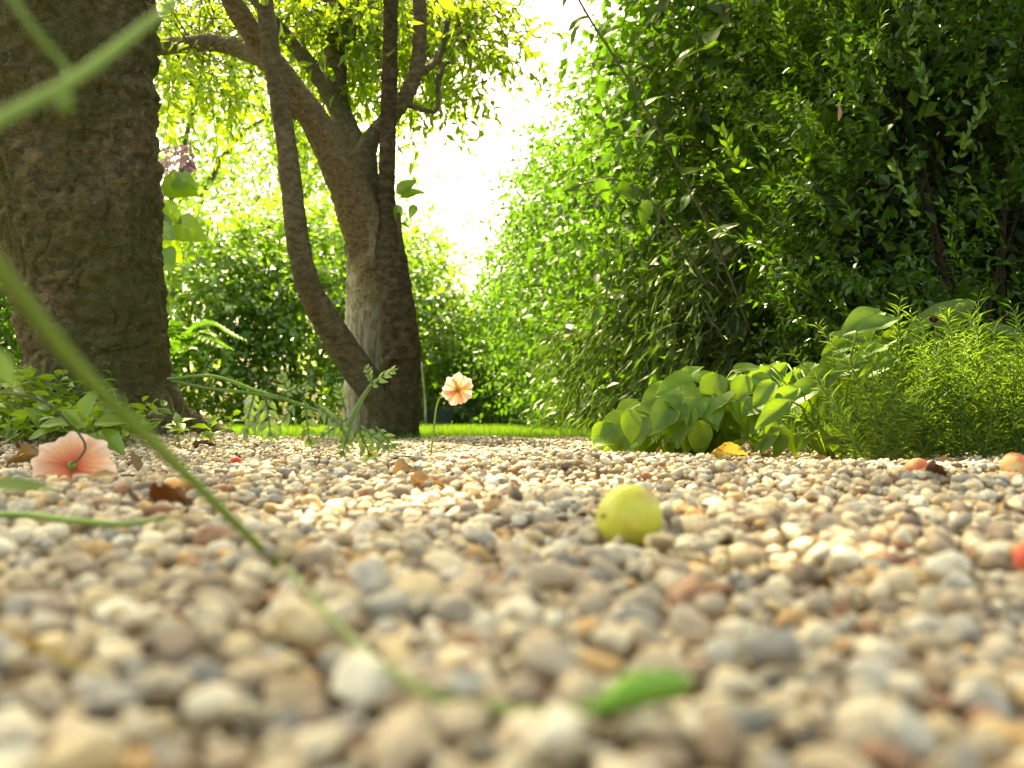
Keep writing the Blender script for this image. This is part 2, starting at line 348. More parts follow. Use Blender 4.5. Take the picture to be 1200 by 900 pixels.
# ------------------------------------------------------------------ pebbles: dropped one after another onto a height map
def ico(sub):
    import bmesh
    b = bmesh.new(); bmesh.ops.create_icosphere(b, subdivisions=sub, radius=1)
    V = np.array([v.co[:] for v in b.verts]); F = np.array([[v.index for v in f.verts] for f in b.faces]); b.free(); return V, F
def rock(V, seed):
    r_ = np.random.default_rng(seed); off = r_.uniform(0, 50, 3)
    d = 1 + .30 * vnoise(V * .9 + off) + .17 * vnoise(V * 1.9 + off * 2) + .04 * vnoise(V * 4.5 + off)
    W = np.sign(V) * np.abs(V) ** r_.uniform(.78, 1.05) * d[:, None]
    for _ in range(r_.integers(1, 5)):                       # broken faces
        nrm = r_.normal(size=3); nrm /= np.linalg.norm(nrm)
        W = W - np.maximum(0, W @ nrm - r_.uniform(.45, .85))[:, None] * nrm * .92
    return W
CELL = .0025; X0, Y0, X1, Y1 = -1.45, .035, 1.45, 2.33
nx, ny = int((X1 - X0) / CELL), int((Y1 - Y0) / CELL)
gx = X0 + (np.arange(nx) + .5) * CELL; gy = Y0 + (np.arange(ny) + .5) * CELL
H = gh(gx[None, :], gy[:, None]) - .012
def bedmask(x, y): return (x > .62 - .30 * (y - 1.02) + .02) & (y > 1.10)
TMAX = .0045
def drop(n, ylo, yhi, dmean, sig, dmin, dmax, tries):
    out = []
    yy = np.sqrt(rng.uniform(ylo ** 2, yhi ** 2, (n, tries))); xx = rng.uniform(-1, 1, (n, tries)) * (.575 * yy + .07)
    D = np.clip(rng.lognormal(math.log(dmean), sig, n), dmin, dmax); th = rng.uniform(0, math.pi, n)
    A = D / 2 * rng.uniform(1.0, 1.25, n); B = D / 2 * rng.uniform(.78, 1.0, n); Cc = D / 2 * rng.uniform(.55, .85, n)
    for i in range(n):
        a, b, c = A[i], B[i], Cc[i]; ct, st = math.cos(th[i]), math.sin(th[i]); m = int(a / CELL) + 1; best = None
        for j in range(tries):
            x, y = xx[i, j], yy[i, j]
            if bedmask(x, y): continue
            ix, iy = int((x - X0) / CELL), int((y - Y0) / CELL)
            if ix - m < 0 or iy - m < 0 or ix + m + 1 > nx or iy + m + 1 > ny: continue
            sx = gx[ix - m:ix + m + 1] - x; sy = gy[iy - m:iy + m + 1] - y
            p = (sx[None] * ct + sy[:, None] * st) / a; q = (sy[:, None] * ct - sx[None] * st) / b
            g = 1 - p * p - q * q; ok = g > 0
            prof = c * np.sqrt(np.where(ok, g, 0))
            sub = H[iy - m:iy + m + 1, ix - m:ix + m + 1]
            z = np.max(np.where(ok, sub + prof, -9))
            if z + c * .78 > float(gh(x, y)) + TMAX: continue
            rel = z - float(gh(x, y))
            if best is None or rel < best[0]: best = (rel, x, y, ix, iy, ok, prof, sub, z)
        if best is None: continue
        rel, x, y, ix, iy, ok, prof, sub, z = best
        z -= .22 * c
        np.maximum(sub, np.where(ok, z + prof, -9), out=sub)
        out.append((x, y, z, a, b, c, th[i]))
    return out
def npeb(ylo, yhi, d, layers): return int(layers * .575 * (yhi ** 2 - ylo ** 2) / (math.pi / 4 * d * d) / 1.1)
PB = []
PB += drop(npeb(.05, .24, .0043, 3.4), .05, .24, .0041, .40, .0022, .0090, 4)
PB += drop(npeb(.24, .62, .0058, 2.0), .24, .62, .0054, .40, .0028, .0120, 4)
PB += drop(npeb(.62, 1.2, .0072, 1.6), .62, 1.2, .0064, .40, .0035, .0145, 3)
PB += drop(npeb(1.2, 2.31, .0090, 1.35), 1.2, 2.31, .0084, .33, .0045, .0160, 3)
PB = np.array(PB)
LIFT = float(np.mean(H[:int(.9 / CELL), nx // 2 - 60:nx // 2 + 60])) + .0005     # bring the mean pebble top to z = 0
H -= LIFT; PB[:, 2] -= LIFT; path.location.z = -LIFT
PB[:, 2] += LIFT                                                               # pebbles are children of the path
H += 0
ix = ((PB[:, 0] - X0) / CELL).astype(int); iy = ((PB[:, 1] - Y0) / CELL).astype(int)
PB = PB[H[iy, ix] + LIFT - (PB[:, 2] + PB[:, 5]) < .35 * PB[:, 5] + .001]
print('pebbles', len(PB))
def rotmats(th, tilt, az):
    c, s = np.cos(th), np.sin(th); z = np.zeros_like(c); o1 = np.ones_like(c)
    Rz = np.stack([np.stack([c, -s, z], -1), np.stack([s, c, z], -1), np.stack([z, z, o1], -1)], -2)
    ax = np.stack([np.cos(az), np.sin(az), z], -1); K = np.zeros((len(th), 3, 3))
    K[:, 0, 2] = ax[:, 1]; K[:, 1, 2] = -ax[:, 0]; K[:, 2, 0] = -ax[:, 1]; K[:, 2, 1] = ax[:, 0]
    I = np.eye(3)[None]; Rt = I + np.sin(tilt)[:, None, None] * K + (1 - np.cos(tilt))[:, None, None] * (K @ K)
    return Rt @ Rz
RM = rotmats(PB[:, 6], rng.normal(0, .42, len(PB)), rng.uniform(0, 6.28, len(PB)))
# photo row of each pebble; the 300 that show largest become separate pebbles
row = 492 + (CZ + LIFT - PB[:, 2]) / PB[:, 1] * FPX; colu = 600 + PB[:, 0] / PB[:, 1] * FPX
seen = (row < 915) & (np.abs(colu - 600) < 615)
size = np.where(seen, (PB[:, 3] + PB[:, 5]) / PB[:, 1], 0)
big = np.argsort(-size)[:300]; rest = np.setdiff1d(np.arange(len(PB)), big)
V2, F2 = ico(3); pv = [mesh('pebble', rock(V2, 100 + i), F2, M['peb']) for i in range(24)]
for j, i in enumerate(big):
    m4 = np.eye(4); m4[:3, :3] = RM[i] @ np.diag(PB[i, 3:6]); m4[:3, 3] = PB[i, :3]
    link('pebble', pv[j % 24], path, Matrix(m4.tolist()))
def gravel_mesh(sel, sub, nvar):
    V0, F0 = ico(sub); parts = []
    var = rng.integers(0, nvar, len(sel))
    for v_ in range(nvar):
        s = sel[var == v_]
        if not len(s): continue
        W = rock(V0, 300 + v_)[None] * PB[s, None, 3:6]
        W = np.einsum('nij,nvj->nvi', RM[s], W) + PB[s, None, :3]
        Fq = (F0[None] + (np.arange(len(s)) * len(V0))[:, None, None]).reshape(-1, 3)
        parts.append((W.reshape(-1, 3), Fq))
    return join(parts)
near = rest[PB[rest, 1] < .17]; mid = rest[(PB[rest, 1] >= .17) & (PB[rest, 1] < .75)]; far = rest[PB[rest, 1] >= .75]
V, F = join([gravel_mesh(near, 3, 10), gravel_mesh(mid, 2, 10), gravel_mesh(far, 1, 10)])
link('gravel', mesh('gravel', V, F, M['grav']), path, kind='stuff')
print('gravel tris', sum(len(f) for f in F))
def top(x, y):
    i, j = int((x - X0) / CELL), int((y - Y0) / CELL)
    return float(np.mean(H[max(0, j - 1):j + 2, max(0, i - 1):i + 2]))
def tmax(x, y, r=.0035):
    i, j, m = int((x - X0) / CELL), int((y - Y0) / CELL), int(r / CELL) + 1
    return float(np.max(H[max(0, j - m):j + m + 1, max(0, i - m):i + m + 1]))
def gpx(u, v, lift=.001, r=.003):
    """the point on top of the pebbles seen at photo position (u, v)"""
    z = 0.0
    for _ in range(6): y = (CZ - z) * FPX / (v - 492); x = (u - 600) / FPX * y; z = .5 * z + .5 * (tmax(x, y, r) + lift)
    return np.array((x, y, tmax(x, y, r) + lift))
def toppx(u, y, r=0):
    x = (u - 600) / FPX * y; return np.array((x, y, top(x, y) + r))

# ------------------------------------------------------------------ foliage tools
T2 = (np.array([(0, 0, 0), (.42, .5, .07), (1, 0, -.08), (.42, -.5, .07)], float), np.array([(0, 1, 2), (0, 2, 3)]))
T8 = (np.array([(0, 0, 0), (.28, .44, .07), (.28, 0, 0), (.28, -.44, .07), (.62, .40, .03), (.62, 0, -.04), (.62, -.40, .03), (1, 0, -.16)], float),
      np.array([(0, 2, 1), (0, 3, 2), (1, 2, 5), (1, 5, 4), (2, 3, 6), (2, 6, 5), (4, 5, 7), (5, 6, 7)]))
T4 = (np.array([(0, 0, 0), (.42, .5, .08), (.42, 0, -.02), (.42, -.5, .08), (1, 0, -.12)], float),
      np.array([(0, 2, 1), (0, 3, 2), (1, 2, 4), (2, 3, 4)]))
def leaves(C, A, N, L, W, T=T4):
    A = unit(A); N = unit(N - A * np.sum(A * N, -1, keepdims=True)); Sd = np.cross(N, A)
    t, s, n = T[0][:, 0], T[0][:, 1], T[0][:, 2]
    V = (C[:, None] + A[:, None] * (t[None] * L[:, None])[..., None] + Sd[:, None] * (s[None] * W[:, None])[..., None]
         + N[:, None] * (n[None] * L[:, None])[..., None])
    F = (T[1][None] + (np.arange(len(C)) * len(t))[:, None, None]).reshape(-1, T[1].shape[1])
    return V.reshape(-1, 3), F
def shoots(B, D, ln, k, LL, LW, droop=.25, spread=.9, upn=.8, jit=.25, start=.15):
    """k leaves along each of n shoots: returns base, axis, normal, length, width per leaf"""
    n = len(B); D = unit(D); t = np.linspace(start, 1, k)[None] + rng.uniform(-.05, .05, (n, k))
    g = np.array((0, 0, -1.0))
    C = B[:, None] + D[:, None] * (ln[:, None] * t)[..., None] + g * (droop * ln[:, None] * t ** 2)[..., None]
    T = unit(D[:, None] + g * (2 * droop * t)[..., None])
    ref = rvec(n); U = unit(np.cross(D, ref)); W = np.cross(D, U)
    ph = np.arange(k)[None] * 2.4 + rng.uniform(0, 6.28, (n, 1)) + rng.normal(0, jit, (n, k))
    out = U[:, None] * np.cos(ph)[..., None] + W[:, None] * np.sin(ph)[..., None]
    A = unit(T * (1 - .5 * spread) + out * spread + g * .25 + rng.normal(0, .15, (n, k, 3)))
    N = np.array((0, 0, 1.0)) * upn + rng.normal(0, .45, (n, k, 3)) + T * .2
    sc = rng.uniform(.65, 1.15, (n, k)) * (1 - .3 * np.abs(t - .55))
    f = lambda a: a.reshape(-1, *a.shape[2:])
    return f(C), f(A), f(N), f(sc) * LL, f(sc) * LW
def twigs(B, D, ln, droop, r0=.003, seg=3):
    parts = []; g = np.array((0, 0, -1.0)); D = unit(D)
    for b, d, l in zip(B, D, ln):
        t = np.linspace(-.6, 1, 4)[:, None]
        p = b + d * l * t + g * droop * l * np.abs(t) * t
        parts.append(tube(p, r0 * np.linspace(1.3, .4, 4), seg, cap=False))
    return join(parts)
def shell(n, c, r, lo=.62, ex=2.6, front=None, noise=.28, nf=2.2):
    """points in the outer part of a lumpy superellipsoid; returns point and outward direction"""
    P_, D_ = [], []; tot = 0; c, r = np.array(c, float), np.array(r, float)
    while tot < n:
        d = rvec(n * 2)
        if front is not None: d = d[d @ np.array(front[:3], float) > front[3]]
        s = (np.abs(d) ** ex).sum(1) ** (-1 / ex)
        q = rng.uniform(lo ** 2, 1, len(d)) ** .5
        lump = 1 + noise * fbm(d * nf + c * 3.7, 3)
        p = c + d * (s * q * lump)[:, None] * r
        keep = p[:, 2] > .01
        keep &= (vnoise(p * 5.5 + 3) + .55 * rng.uniform(-1, 1, len(p)) > -.32)
        P_.append(p[keep]); D_.append(unit(d[keep] / r)); tot += keep.sum()
    return np.concatenate(P_)[:n], np.concatenate(D_)[:n]
def stems_to(c, base, n, r, spread, height, mat, parent, name='stem', seg=6):
    for i in range(n):
        a = rng.uniform(0, 6.28); e = np.array(base) + np.array((math.cos(a) * spread, math.sin(a) * spread, height * rng.uniform(.7, 1)))
        m = (np.array(base) + e) / 2 + rng.normal(0, spread * .15, 3); m[2] = height * .45
        b = np.array(base) + rng.normal(0, .05, 3) * (1, 1, 0); b[2] = -.03
        V, F = tube([b, m, e], [r, r * .75, r * .3], seg, 8)
        link(name, mesh(name, V, F, mat), parent)
def shrub(name, label, cat, c, r, n, k, ll, lw, mat, ln=.22, droop=.25, front=None, T=T4, ex=2.6, lo=.6, group=None, tw=None,
          nstem=4, spread=.9, upn=.8, noise=.28, updir=.35, fill=0):
    base = np.array((c[0], c[1], 0.0))
    t = thing(name, label, cat, base, group)
    B, D = shell(n, c, r, lo, ex, front, noise)
    D = unit(D + np.array((0, 0, updir)) + rng.normal(0, .4, D.shape)); l = rng.uniform(.6, 1.3, n) * ln
    Lf = shoots(B - base, D, l, k, ll, lw, droop, spread, upn)
    V, F = leaves(*Lf, T=T); parts = [(V, F)]
    if fill:
        B2, D2 = shell(fill, c, np.array(r) * .72, .3, ex, front, .2)
        V2_, F2_ = leaves(B2 - base, rvec(fill), rvec(fill), np.full(fill, ll * 1.5), np.full(fill, lw * 1.6), T2)
        if T is T2: parts.append((V2_, F2_))
        else: link('inner_foliage', mesh('inner_foliage', V2_, F2_, mat, False), t, kind='stuff')
    V, F = join(parts)
    link('foliage', mesh('foliage', V, F, mat, T is not T2), t, kind='stuff')
    if tw:
        s = rng.permutation(n)[:tw]; V, F = twigs(B[s] - base, D[s], l[s], droop)
        link('twig', mesh('twig', V, F, M['twig'], True), t, kind='stuff')
    stems_to(c, (0, 0, 0), nstem, .018, min(r[0], r[1]) * .5, c[2] + r[2] * .4, M['twig'], t)
    return t, Lf
def ovate(nu=10, nv=4, wid=.55, tip=.5, wavy=.05, cup=.12, curl=.2, seed=0, rag=0.0):
    """single leaf of unit length along +X with midrib, side lift and curl"""
    r_ = np.random.default_rng(seed); t = np.linspace(0, 1, nu); s = np.linspace(-1, 1, 2 * nv + 1)
    prof = wid / 2 * np.sin(np.pi * np.clip(t, .03, .985) ** tip) ** .8
    X = t[:, None] + 0 * s[None]; Y = prof[:, None] * s[None]
    if rag: Y = Y * (1 + rag * r_.uniform(-1, .35, (nu, 2 * nv + 1)) * np.abs(s[None]) ** 3); X = X + rag * .06 * r_.normal(size=X.shape)
    Z = cup * (np.abs(s[None]) ** 1.3) * prof[:, None] / wid * 2 * .6 - curl * X ** 2 + wavy * np.sin(X * 9 + r_.uniform(0, 6) + s[None] * 2) * np.abs(s[None]) * .5
    if rag: Z = Z + rag * .16 * r_.normal(size=Z.shape) * .5 + rag * .25 * np.sin(X * 5 + s[None] * 3 + seed)
    V = np.stack([X, Y, Z], -1).reshape(-1, 3); m = 2 * nv + 1
    i = (np.arange(nu - 1)[:, None] * m + np.arange(m - 1)[None]).ravel()
    return V, np.stack([i, i + 1, i + m + 1, i + m], -1)
def frame(c, a, n, sx, sy=None):
    """4x4 placing a unit +X leaf at c along a with normal n"""
    a = unit(np.asarray(a, float)); n = np.asarray(n, float); n = unit(n - a * (a @ n)); s = np.cross(n, a); sy = sy or sx
    m = np.eye(4); m[:3, 0] = a * sx; m[:3, 1] = s * sy; m[:3, 2] = n * sx; m[:3, 3] = c
    return Matrix(m.tolist())

# ------------------------------------------------------------------ big mossy tree
def barkdisp(sc, amp, zs=1.0, fl=0):
    def f(V, a):
        p = V * sc * np.array((1, 1, zs)); return amp * (fbm(p, 4) * .6 + .5 * np.abs(vnoise(p * 2.3)) - .1)
    return f
bt = thing('mossy_tree', 'thick old tree trunk with dark mossy bark beside the gravel', 'tree', P(112, 512, 2.0) * (1, 1, 0))
bb = np.array(bt.location)
ctrl = [(120, 560, 2.0, 205), (118, 520, 2.0, 190), (114, 480, 2.0, 170), (112, 420, 2.0, 160), (101, 330, 2.0, 172), (88, 200, 2.0, 188), (82, 80, 2.0, 196), (78, -60, 2.0, 200)]
pts = [P(*c[:3]) for c in ctrl] + [np.array((-.86, 1.95, 1.7)), np.array((-.80, 1.85, 2.6))]; rad = [c[3] / FPX * 2 / 2 for c in ctrl] + [.15, .13]
def bigbark(V, a):
    w_ = V + .02 * np.stack([fbm(V * 14 + 5, 2), fbm(V * 14 + 9, 2), fbm(V * 14, 2)], -1)
    rid = lambda q: np.clip(1 - np.abs(vnoise(q)) * 5, 0, 1)
    crack = np.maximum(.55 * rid(w_ * np.array((11, 11, 30))), .9 * rid(w_ * np.array((40, 40, 13)) + 31))
    plate = np.clip(vnoise(w_ * np.array((16, 16, 40)) + 77) * 2.5, -1, 1)
    return .06 * fbm(V * 7, 3) - .055 * crack + .025 * plate + .035 * fbm(V * 50, 4)
V, F = tube(pts, rad, 260, 520, bigbark)
link('trunk', mesh('trunk', V - bb, F, M['bark_big']), bt)
for ang, L_, z0, r0 in ((-.25, .08, .06, .05), (-1.0, .10, .06, .055), (-1.7, .16, .07, .06), (-2.5, .18, .08, .05), (.5, .2, .08, .06)):
    d = np.array((math.cos(ang), math.sin(ang), 0)); c0 = np.array((-.825, 2.0, 0))
    V, F = tube([c0 + d * .07 + (0, 0, z0 + .06), c0 + d * .125 + (0, 0, z0 * .6), c0 + d * (.125 + L_ * .4) + (0, 0, .012), c0 + d * (.125 + L_) + (0, 0, -.03)], [r0, r0 * .9, r0 * .6, r0 * .25], 24, 30, barkdisp(30, .25, 1.5))
    link('root', mesh('root', V - bb, F, M['bark_big']), bt)
cc = np.array((-.55, 1.5, 4.0))
for k_ in range(7):
    a = k_ * .9; e = cc + np.array((math.cos(a) * 1.6, math.sin(a) * 1.6, rng.uniform(-.4, .8)))
    V, F = tube([(-.80, 1.85, 2.5), (np.array((-.8, 1.85, 2.5)) + e) / 2 + (0, 0, .2), e], [.09, .06, .02], 8, 10)
    link('limb', mesh('limb', V - bb, F, M['bark_big']), bt)
B, D = shell(2500, cc, (2.6, 2.0, 1.2), .35, 2.2, None, .25); B = B[B[:, 2] > 2.75]; D = D[:len(B)]
V, F = leaves(*shoots(B - bb, rvec(len(B)), np.full(len(B), .35), 7, .13, .075), T=T2)
link('crown', mesh('crown', V, F, M['shade'], False), bt, kind='stuff')

# ------------------------------------------------------------------ forked fruit tree
ft = thing('fruit_tree', 'slender multi stemmed brown tree forking low, at the edge of the lawn', 'tree', P(466, 518, 2.5) * (1, 1, 0)); fb = np.array(ft.location)
kd = lambda V, a: barkdisp(22, .10, 1.4)(V, a) + .05 * fbm(V * np.array((70, 70, 110)), 3)
def limb(name, ctrl, n=50, seg=26, d=kd):
    V, F = pxtube(ctrl, seg, n, d); return link(name, mesh(name, V - fb, F, M['bark_mid']), ft)
limb('trunk', [(464, 545, 2.5, 66), (466, 515, 2.5, 53), (467, 478, 2.5, 48), (469, 440, 2.5, 46), (470, 400, 2.5, 43), (464, 350, 2.5, 40), (459, 305, 2.51, 36), (454, 250, 2.54, 24), (453, 220, 2.55, 20), (455, 150, 2.55, 19), (457, 70, 2.55, 18), (458, 0, 2.55, 17), (460, -80, 2.55, 15)], 150, 44).data.materials[0] = M['bark_dark']
ol = limb('limb', [(424, 545, 2.68, 60), (427, 505, 2.67, 50), (427, 460, 2.66, 46), (427, 400, 2.66, 47), (430, 350, 2.645, 51), (434, 312, 2.6, 57), (430, 280, 2.56, 54), (412, 230, 2.52, 46), (390, 182, 2.48, 40), (365, 135, 2.44, 34), (335, 92, 2.40, 28), (300, 45, 2.38, 27), (272, 0, 2.35, 26), (250, -60, 2.3, 24)], 170, 60,
     lambda V, a: kd(V, a) + np.clip((.42 - V[..., 2]) * 8, 0, 1) * .09 * fbm(V * np.array((80, 80, 9)), 2))
ol.data.materials[0] = M['bark_two']; ol['label'] = 'limb whose bark is pale and furrowed low down'
limb('limb', [(444, 300, 2.56, 40), (432, 240, 2.6, 32), (427, 185, 2.62, 30), (440, 155, 2.63, 20), (470, 122, 2.65, 19), (488, 80, 2.66, 18), (492, 30, 2.66, 17), (490, -50, 2.66, 15)], 80, 22)
limb('limb', [(428, 195, 2.62, 24), (402, 143, 2.66, 20), (370, 85, 2.7, 18), (335, 42, 2.72, 16), (300, 0, 2.75, 14), (270, -50, 2.8, 12)], 60, 18)
limb('limb', [(426, 190, 2.63, 26), (400, 130, 2.75, 24), (394, 80, 2.8, 25), (392, 20, 2.85, 24), (390, -60, 2.9, 22)], 50, 18)
limb('limb', [(338, 100, 2.42, 20), (318, 78, 2.5, 20), (290, 60, 2.6, 23), (250, 50, 2.65, 21), (190, 55, 2.7, 19), (130, 58, 2.75, 17), (60, 50, 2.8, 12)], 60, 18)
limb('limb', [(320, 104, 2.45, 18), (335, 115, 2.44, 22), (352, 130, 2.43, 24)], 12, 14)
limb('limb', [(488, 85, 2.66, 14), (503, 78, 2.7, 10), (516, 62, 2.75, 9), (525, 20, 2.8, 7)], 20, 10)
limb('limb', [(476, 122, 2.65, 8), (500, 130, 2.66, 6), (512, 128, 2.7, 5), (514, 95, 2.72, 7), (520, 75, 2.75, 5)], 20, 8)
st = limb('stem', [(306, -60, 2.3, 19), (310, 0, 2.3, 20), (319, 70, 2.3, 23), (328, 120, 2.3, 23), (337, 180, 2.3, 24), (345, 250, 2.3, 26), (352, 300, 2.32, 27), (364, 340, 2.36, 30), (386, 382, 2.42, 33), (416, 428, 2.48, 36), (448, 472, 2.5, 38), (462, 500, 2.5, 30)], 110, 30)
limb('stub', [(446, 440, 2.46, 9), (452, 425, 2.44, 9), (458, 417, 2.43, 8), (463, 413, 2.42, 7)], 10, 10)
limb('twig', [(470, 300, 2.5, 6), (467, 250, 2.5, 5)], 8, 8)
# crown: hanging narrow leaves around and above the limbs
def fcrown():
    B = []
    def blob(u, v, y, su, sv, sy, n):
        q = [P(u + rng.normal(0, su), v + rng.normal(0, sv), y + rng.normal(0, sy)) for _ in range(n)]; B.extend(q)
    blob(415, 22, 2.75, 17, 18, .05, 55); blob(360, 10, 2.8, 20, 12, .05, 30); blob(400, 45, 3.2, 45, 42, .2, 150); blob(470, 20, 3.2, 40, 35, .2, 100); blob(530, 45, 3.3, 30, 40, .2, 100)
    blob(240, 15, 3.2, 40, 25, .2, 110); blob(245, 95, 3.3, 35, 28, .2, 70); blob(565, 15, 3.2, 25, 20, .2, 50); blob(520, 115, 3.4, 14, 12, .1, 14)
    blob(330, -70, 2.8, 130, 30, .4, 80); blob(500, -70, 2.9, 90, 30, .4, 25); blob(235, 62, 2.62, 12, 10, .03, 8)
    return np.array(B)
B = fcrown(); n = len(B); D = rvec(n) * (1, 1, .5) + (0, 0, -.25)
Lf = shoots(B - fb, D, rng.uniform(.12, .26, n), 9, .055, .0185, .35, .8, .3)
V, F = leaves(*Lf, T=T4); link('crown', mesh('crown', V, F, M['crown']), ft, kind='stuff')
V, F = twigs(B - fb, D, np.full(n, .2), .35, .0018); link('twig', mesh('twig', V, F, M['twig']), ft, kind='stuff')
B, D = shell(260, (-1.55, 3.2, 2.5), (.9, .8, .65), .2, 2); V, F = leaves(*shoots(B - fb, rvec(len(B)), np.full(len(B), .3), 7, .09, .03), T=T2)
link('upper_crown', mesh('upper_crown', V, F, M['crown'], False), ft, kind='stuff')

tl_ = [mesh('leaf', *ovate(9, 3, .6, .8, .05, .2, .3, 40 + q), M['crown']) for q in range(2)]
for (u, v, au, av, z_) in [(466, 228, 26, -30, .065), (470, 232, 20, -10, .06), (466, 240, 2, 26, .045), (486, 240, -6, 24, .04), (470, 262, 14, 4, .03)]:
    link('leaf', tl_[u % 2], ft, frame(P(u, v, 2.5) - fb, (au, rng.normal(-4, 6), -av), (.3, -.7, .7), z_))

# ------------------------------------------------------------------ hedge of broad leaved shrubs along the lawn
def hx(y): return .82 - .123 * y
HW = 'broad leaved shrubs of the hedge'
hl = [(2.95, .62, .95, 1.02, 'nearest'), (4.1, .75, .85, 1.0, ''), (5.4, .8, .9, 1.05, ''), (6.8, .85, .95, 1.0, ''), (8.3, .9, .85, .78, '')]
hlab = ['tall broad leaved green shrub in the hedge, next to the dark evergreen', 'second broad leaved shrub of the hedge, counted from the dark evergreen',
        'third broad leaved shrub of the hedge, counted from the dark evergreen', 'fourth broad leaved shrub of the hedge, counted from the dark evergreen',
        'last broad leaved shrub of the hedge, where the lawn ends']
FR = (-.85, -.35, .4, -.45)
for i, (y, rx, cz, rz, _) in enumerate(hl):
    c = (hx(y) + rx * .92, y, cz * .92); r = (rx, .78 if i else .62, rz * .92)
    nsh = (2300, 2300, 2000, 1600, 1500)[i]
    t, Lf = shrub('hedge_shrub', hlab[i], 'shrub', c, r, nsh, 8, .050 + .006 * (i > 2), .027 + .005 * (i > 2), M['hedge'], .26, .3, FR, T4 if i < 2 else T2, 3.2, .6, HW, 260 if i == 0 else None, fill=700, noise=.16)
    if i == 0: H1, H1L = t, Lf
# large single leaves on the near shrub
hv = [mesh('leaf', *ovate(9, 3, .62, .72, .05, .15, .22, s), M['hedge_l']) for s in range(5)]
hb = np.array(H1.location)
for j in range(230):
    y = rng.uniform(2.1, 3.3); z = CZ + .02 + y * rng.uniform(.04, .46); x = hx(y) - .02 + rng.uniform(-.03, .22) - .10 * (z > .8)
    a = np.array((rng.normal(-.5, .5), rng.normal(-.5, .5), rng.normal(-.5, .35))); nn = np.array((rng.normal(-.3, .4), rng.normal(-.4, .4), 1))
    link('leaf', hv[j % 5], H1, frame(np.array((x, y, z)) - hb, a, nn, rng.uniform(.06, .095)))
# narrow hanging leaves low in the hedge
t = thing('hanging_grass_shrub', 'shrub with narrow drooping leaves at the foot of the hedge, behind the round leaved herb', 'shrub', (.42, 2.75, 0)); tb = np.array((.42, 2.75, 0))
n = 1500; y = rng.uniform(2.25, 4.2, n); x = hx(y) - .04 + rng.uniform(-.06, .16, n); z = rng.uniform(.06, .5, n)
B = np.stack([x, y, z], -1); D = np.stack([rng.normal(-.3, .4, n), rng.normal(-.2, .4, n), rng.normal(.1, .3, n)], -1)
V, F = leaves(*shoots(B - tb, D, rng.uniform(.1, .22, n), 9, .06, .009, .8, .5, .2), T=T2); link('foliage', mesh('foliage', V, F, M['narrow'], False), t, kind='stuff')
V, F = twigs(B[:200] - tb, D[:200], np.full(200, .2), .8, .0015); link('twig', mesh('twig', V, F, M['twig']), t, kind='stuff')
# arching cane with pointed leaves
cn = thing('arching_cane', 'long thin cane with pointed leaves arching out of the hedge towards the sky', 'cane', P(880, 390, 2.2)); cb = np.array(cn.location)
cpts = [(880, 390, 2.2, 3.6), (850, 310, 2.15, 3.6), (812, 228, 2.1, 3.5), (770, 150, 2.05, 3.4), (727, 78, 2.0, 3.2), (690, 20, 1.98, 3), (668, -20, 1.95, 2.5)]
V, F = pxtube(cpts, 8, 30); link('stem', mesh('stem', V - cb, F, M['dkstem']), cn)
cpts2 = [(832, 340, 2.14, 3), (790, 270, 2.1, 3), (760, 235, 2.08, 3), (728, 212, 2.06, 3), (700, 212, 2.05, 2.4), (680, 216, 2.05, 2)]
V, F = pxtube(cpts2, 6, 24); link('side_stem', mesh('side_stem', V - cb, F, M['dkstem']), cn)
for (u, v, au, av, s) in [(690, 20, -28, 15, .055), (680, 28, -14, 22, .05), (705, 45, 25, -20, .06), (712, 50, 5, 35, .07), (700, 45, 20, -35, .06), (735, 90, -36, -8, .055), (728, 78, -42, 0, .05), (736, 100, -30, 14, .045), (755, 125, 25, -22, .05), (690, 8, 25, -12, .06),
                       (780, 165, 40, -15, .07), (770, 150, -30, 25, .05), (812, 225, -25, 30, .05), (700, 210, 15, 26, .05), (728, 212, 18, 30, .045), (760, 235, -10, 32, .05), (680, 216, -26, 12, .045), (835, 280, 36, -30, .06), (800, 205, 40, -20, .06)]:
    y = 2.03; a = np.array((au, rng.normal(0, 12), -av)); link('leaf', hv[int(s * 1000) % 5], cn, frame(P(u, v, y) - cb, a, (rng.normal(0, .4), -.5, .8), s))

# dark evergreen between hedge and box, box shrub
t, _ = shrub('dark_evergreen', 'very dark evergreen shrub with thin foliage between hedge and box shrub', 'shrub', (1.02, 2.75, .85), (.42, .42, .95), 1500, 10, .045, .010, M['yew'], .22, .6, (-.6, -.7, .3, -.5), T2, 2.6, .45, None, 150, fill=500)
bx = thing('box_shrub', 'dense box shrub with tiny glossy leaves behind the feathery plant', 'shrub', (1.02, 2.02, 0)); xb = np.array(bx.location)
B, D = shell(3600, (1.02, 2.02, .56), (.47, .45, .62), .72, 2.4, (-.5, -.75, .3, -.35), .22, 3)
D = unit(D + np.array((0, 0, .7)) + rng.normal(0, .3, D.shape)); l = rng.uniform(.06, .12, len(B))
V, F = leaves(*shoots(B - xb, D, l, 12, .022, .0105, .05, .75, .8, .2, .1), T=T4); link('foliage', mesh('foliage', V, F, M['box']), bx, kind='stuff')
s = slice(0, 500); V, F = twigs(B[s] - xb, D[s], l[s], .05, .0014); link('twig', mesh('twig', V, F, M['dark_twig']), bx, kind='stuff')
B2, _ = shell(2500, (1.02, 2.02, .55), (.40, .38, .58), .75, 2.4); V, F = leaves(B2 - xb, rvec(2500), rvec(2500), np.full(2500, .036), np.full(2500, .024), T2)
link('inner_foliage', mesh('inner_foliage', V, F, M['box'], False), bx, kind='stuff')
stems_to(None, (0, 0, 0), 6, .008, .2, .6, M['dark_twig'], bx)
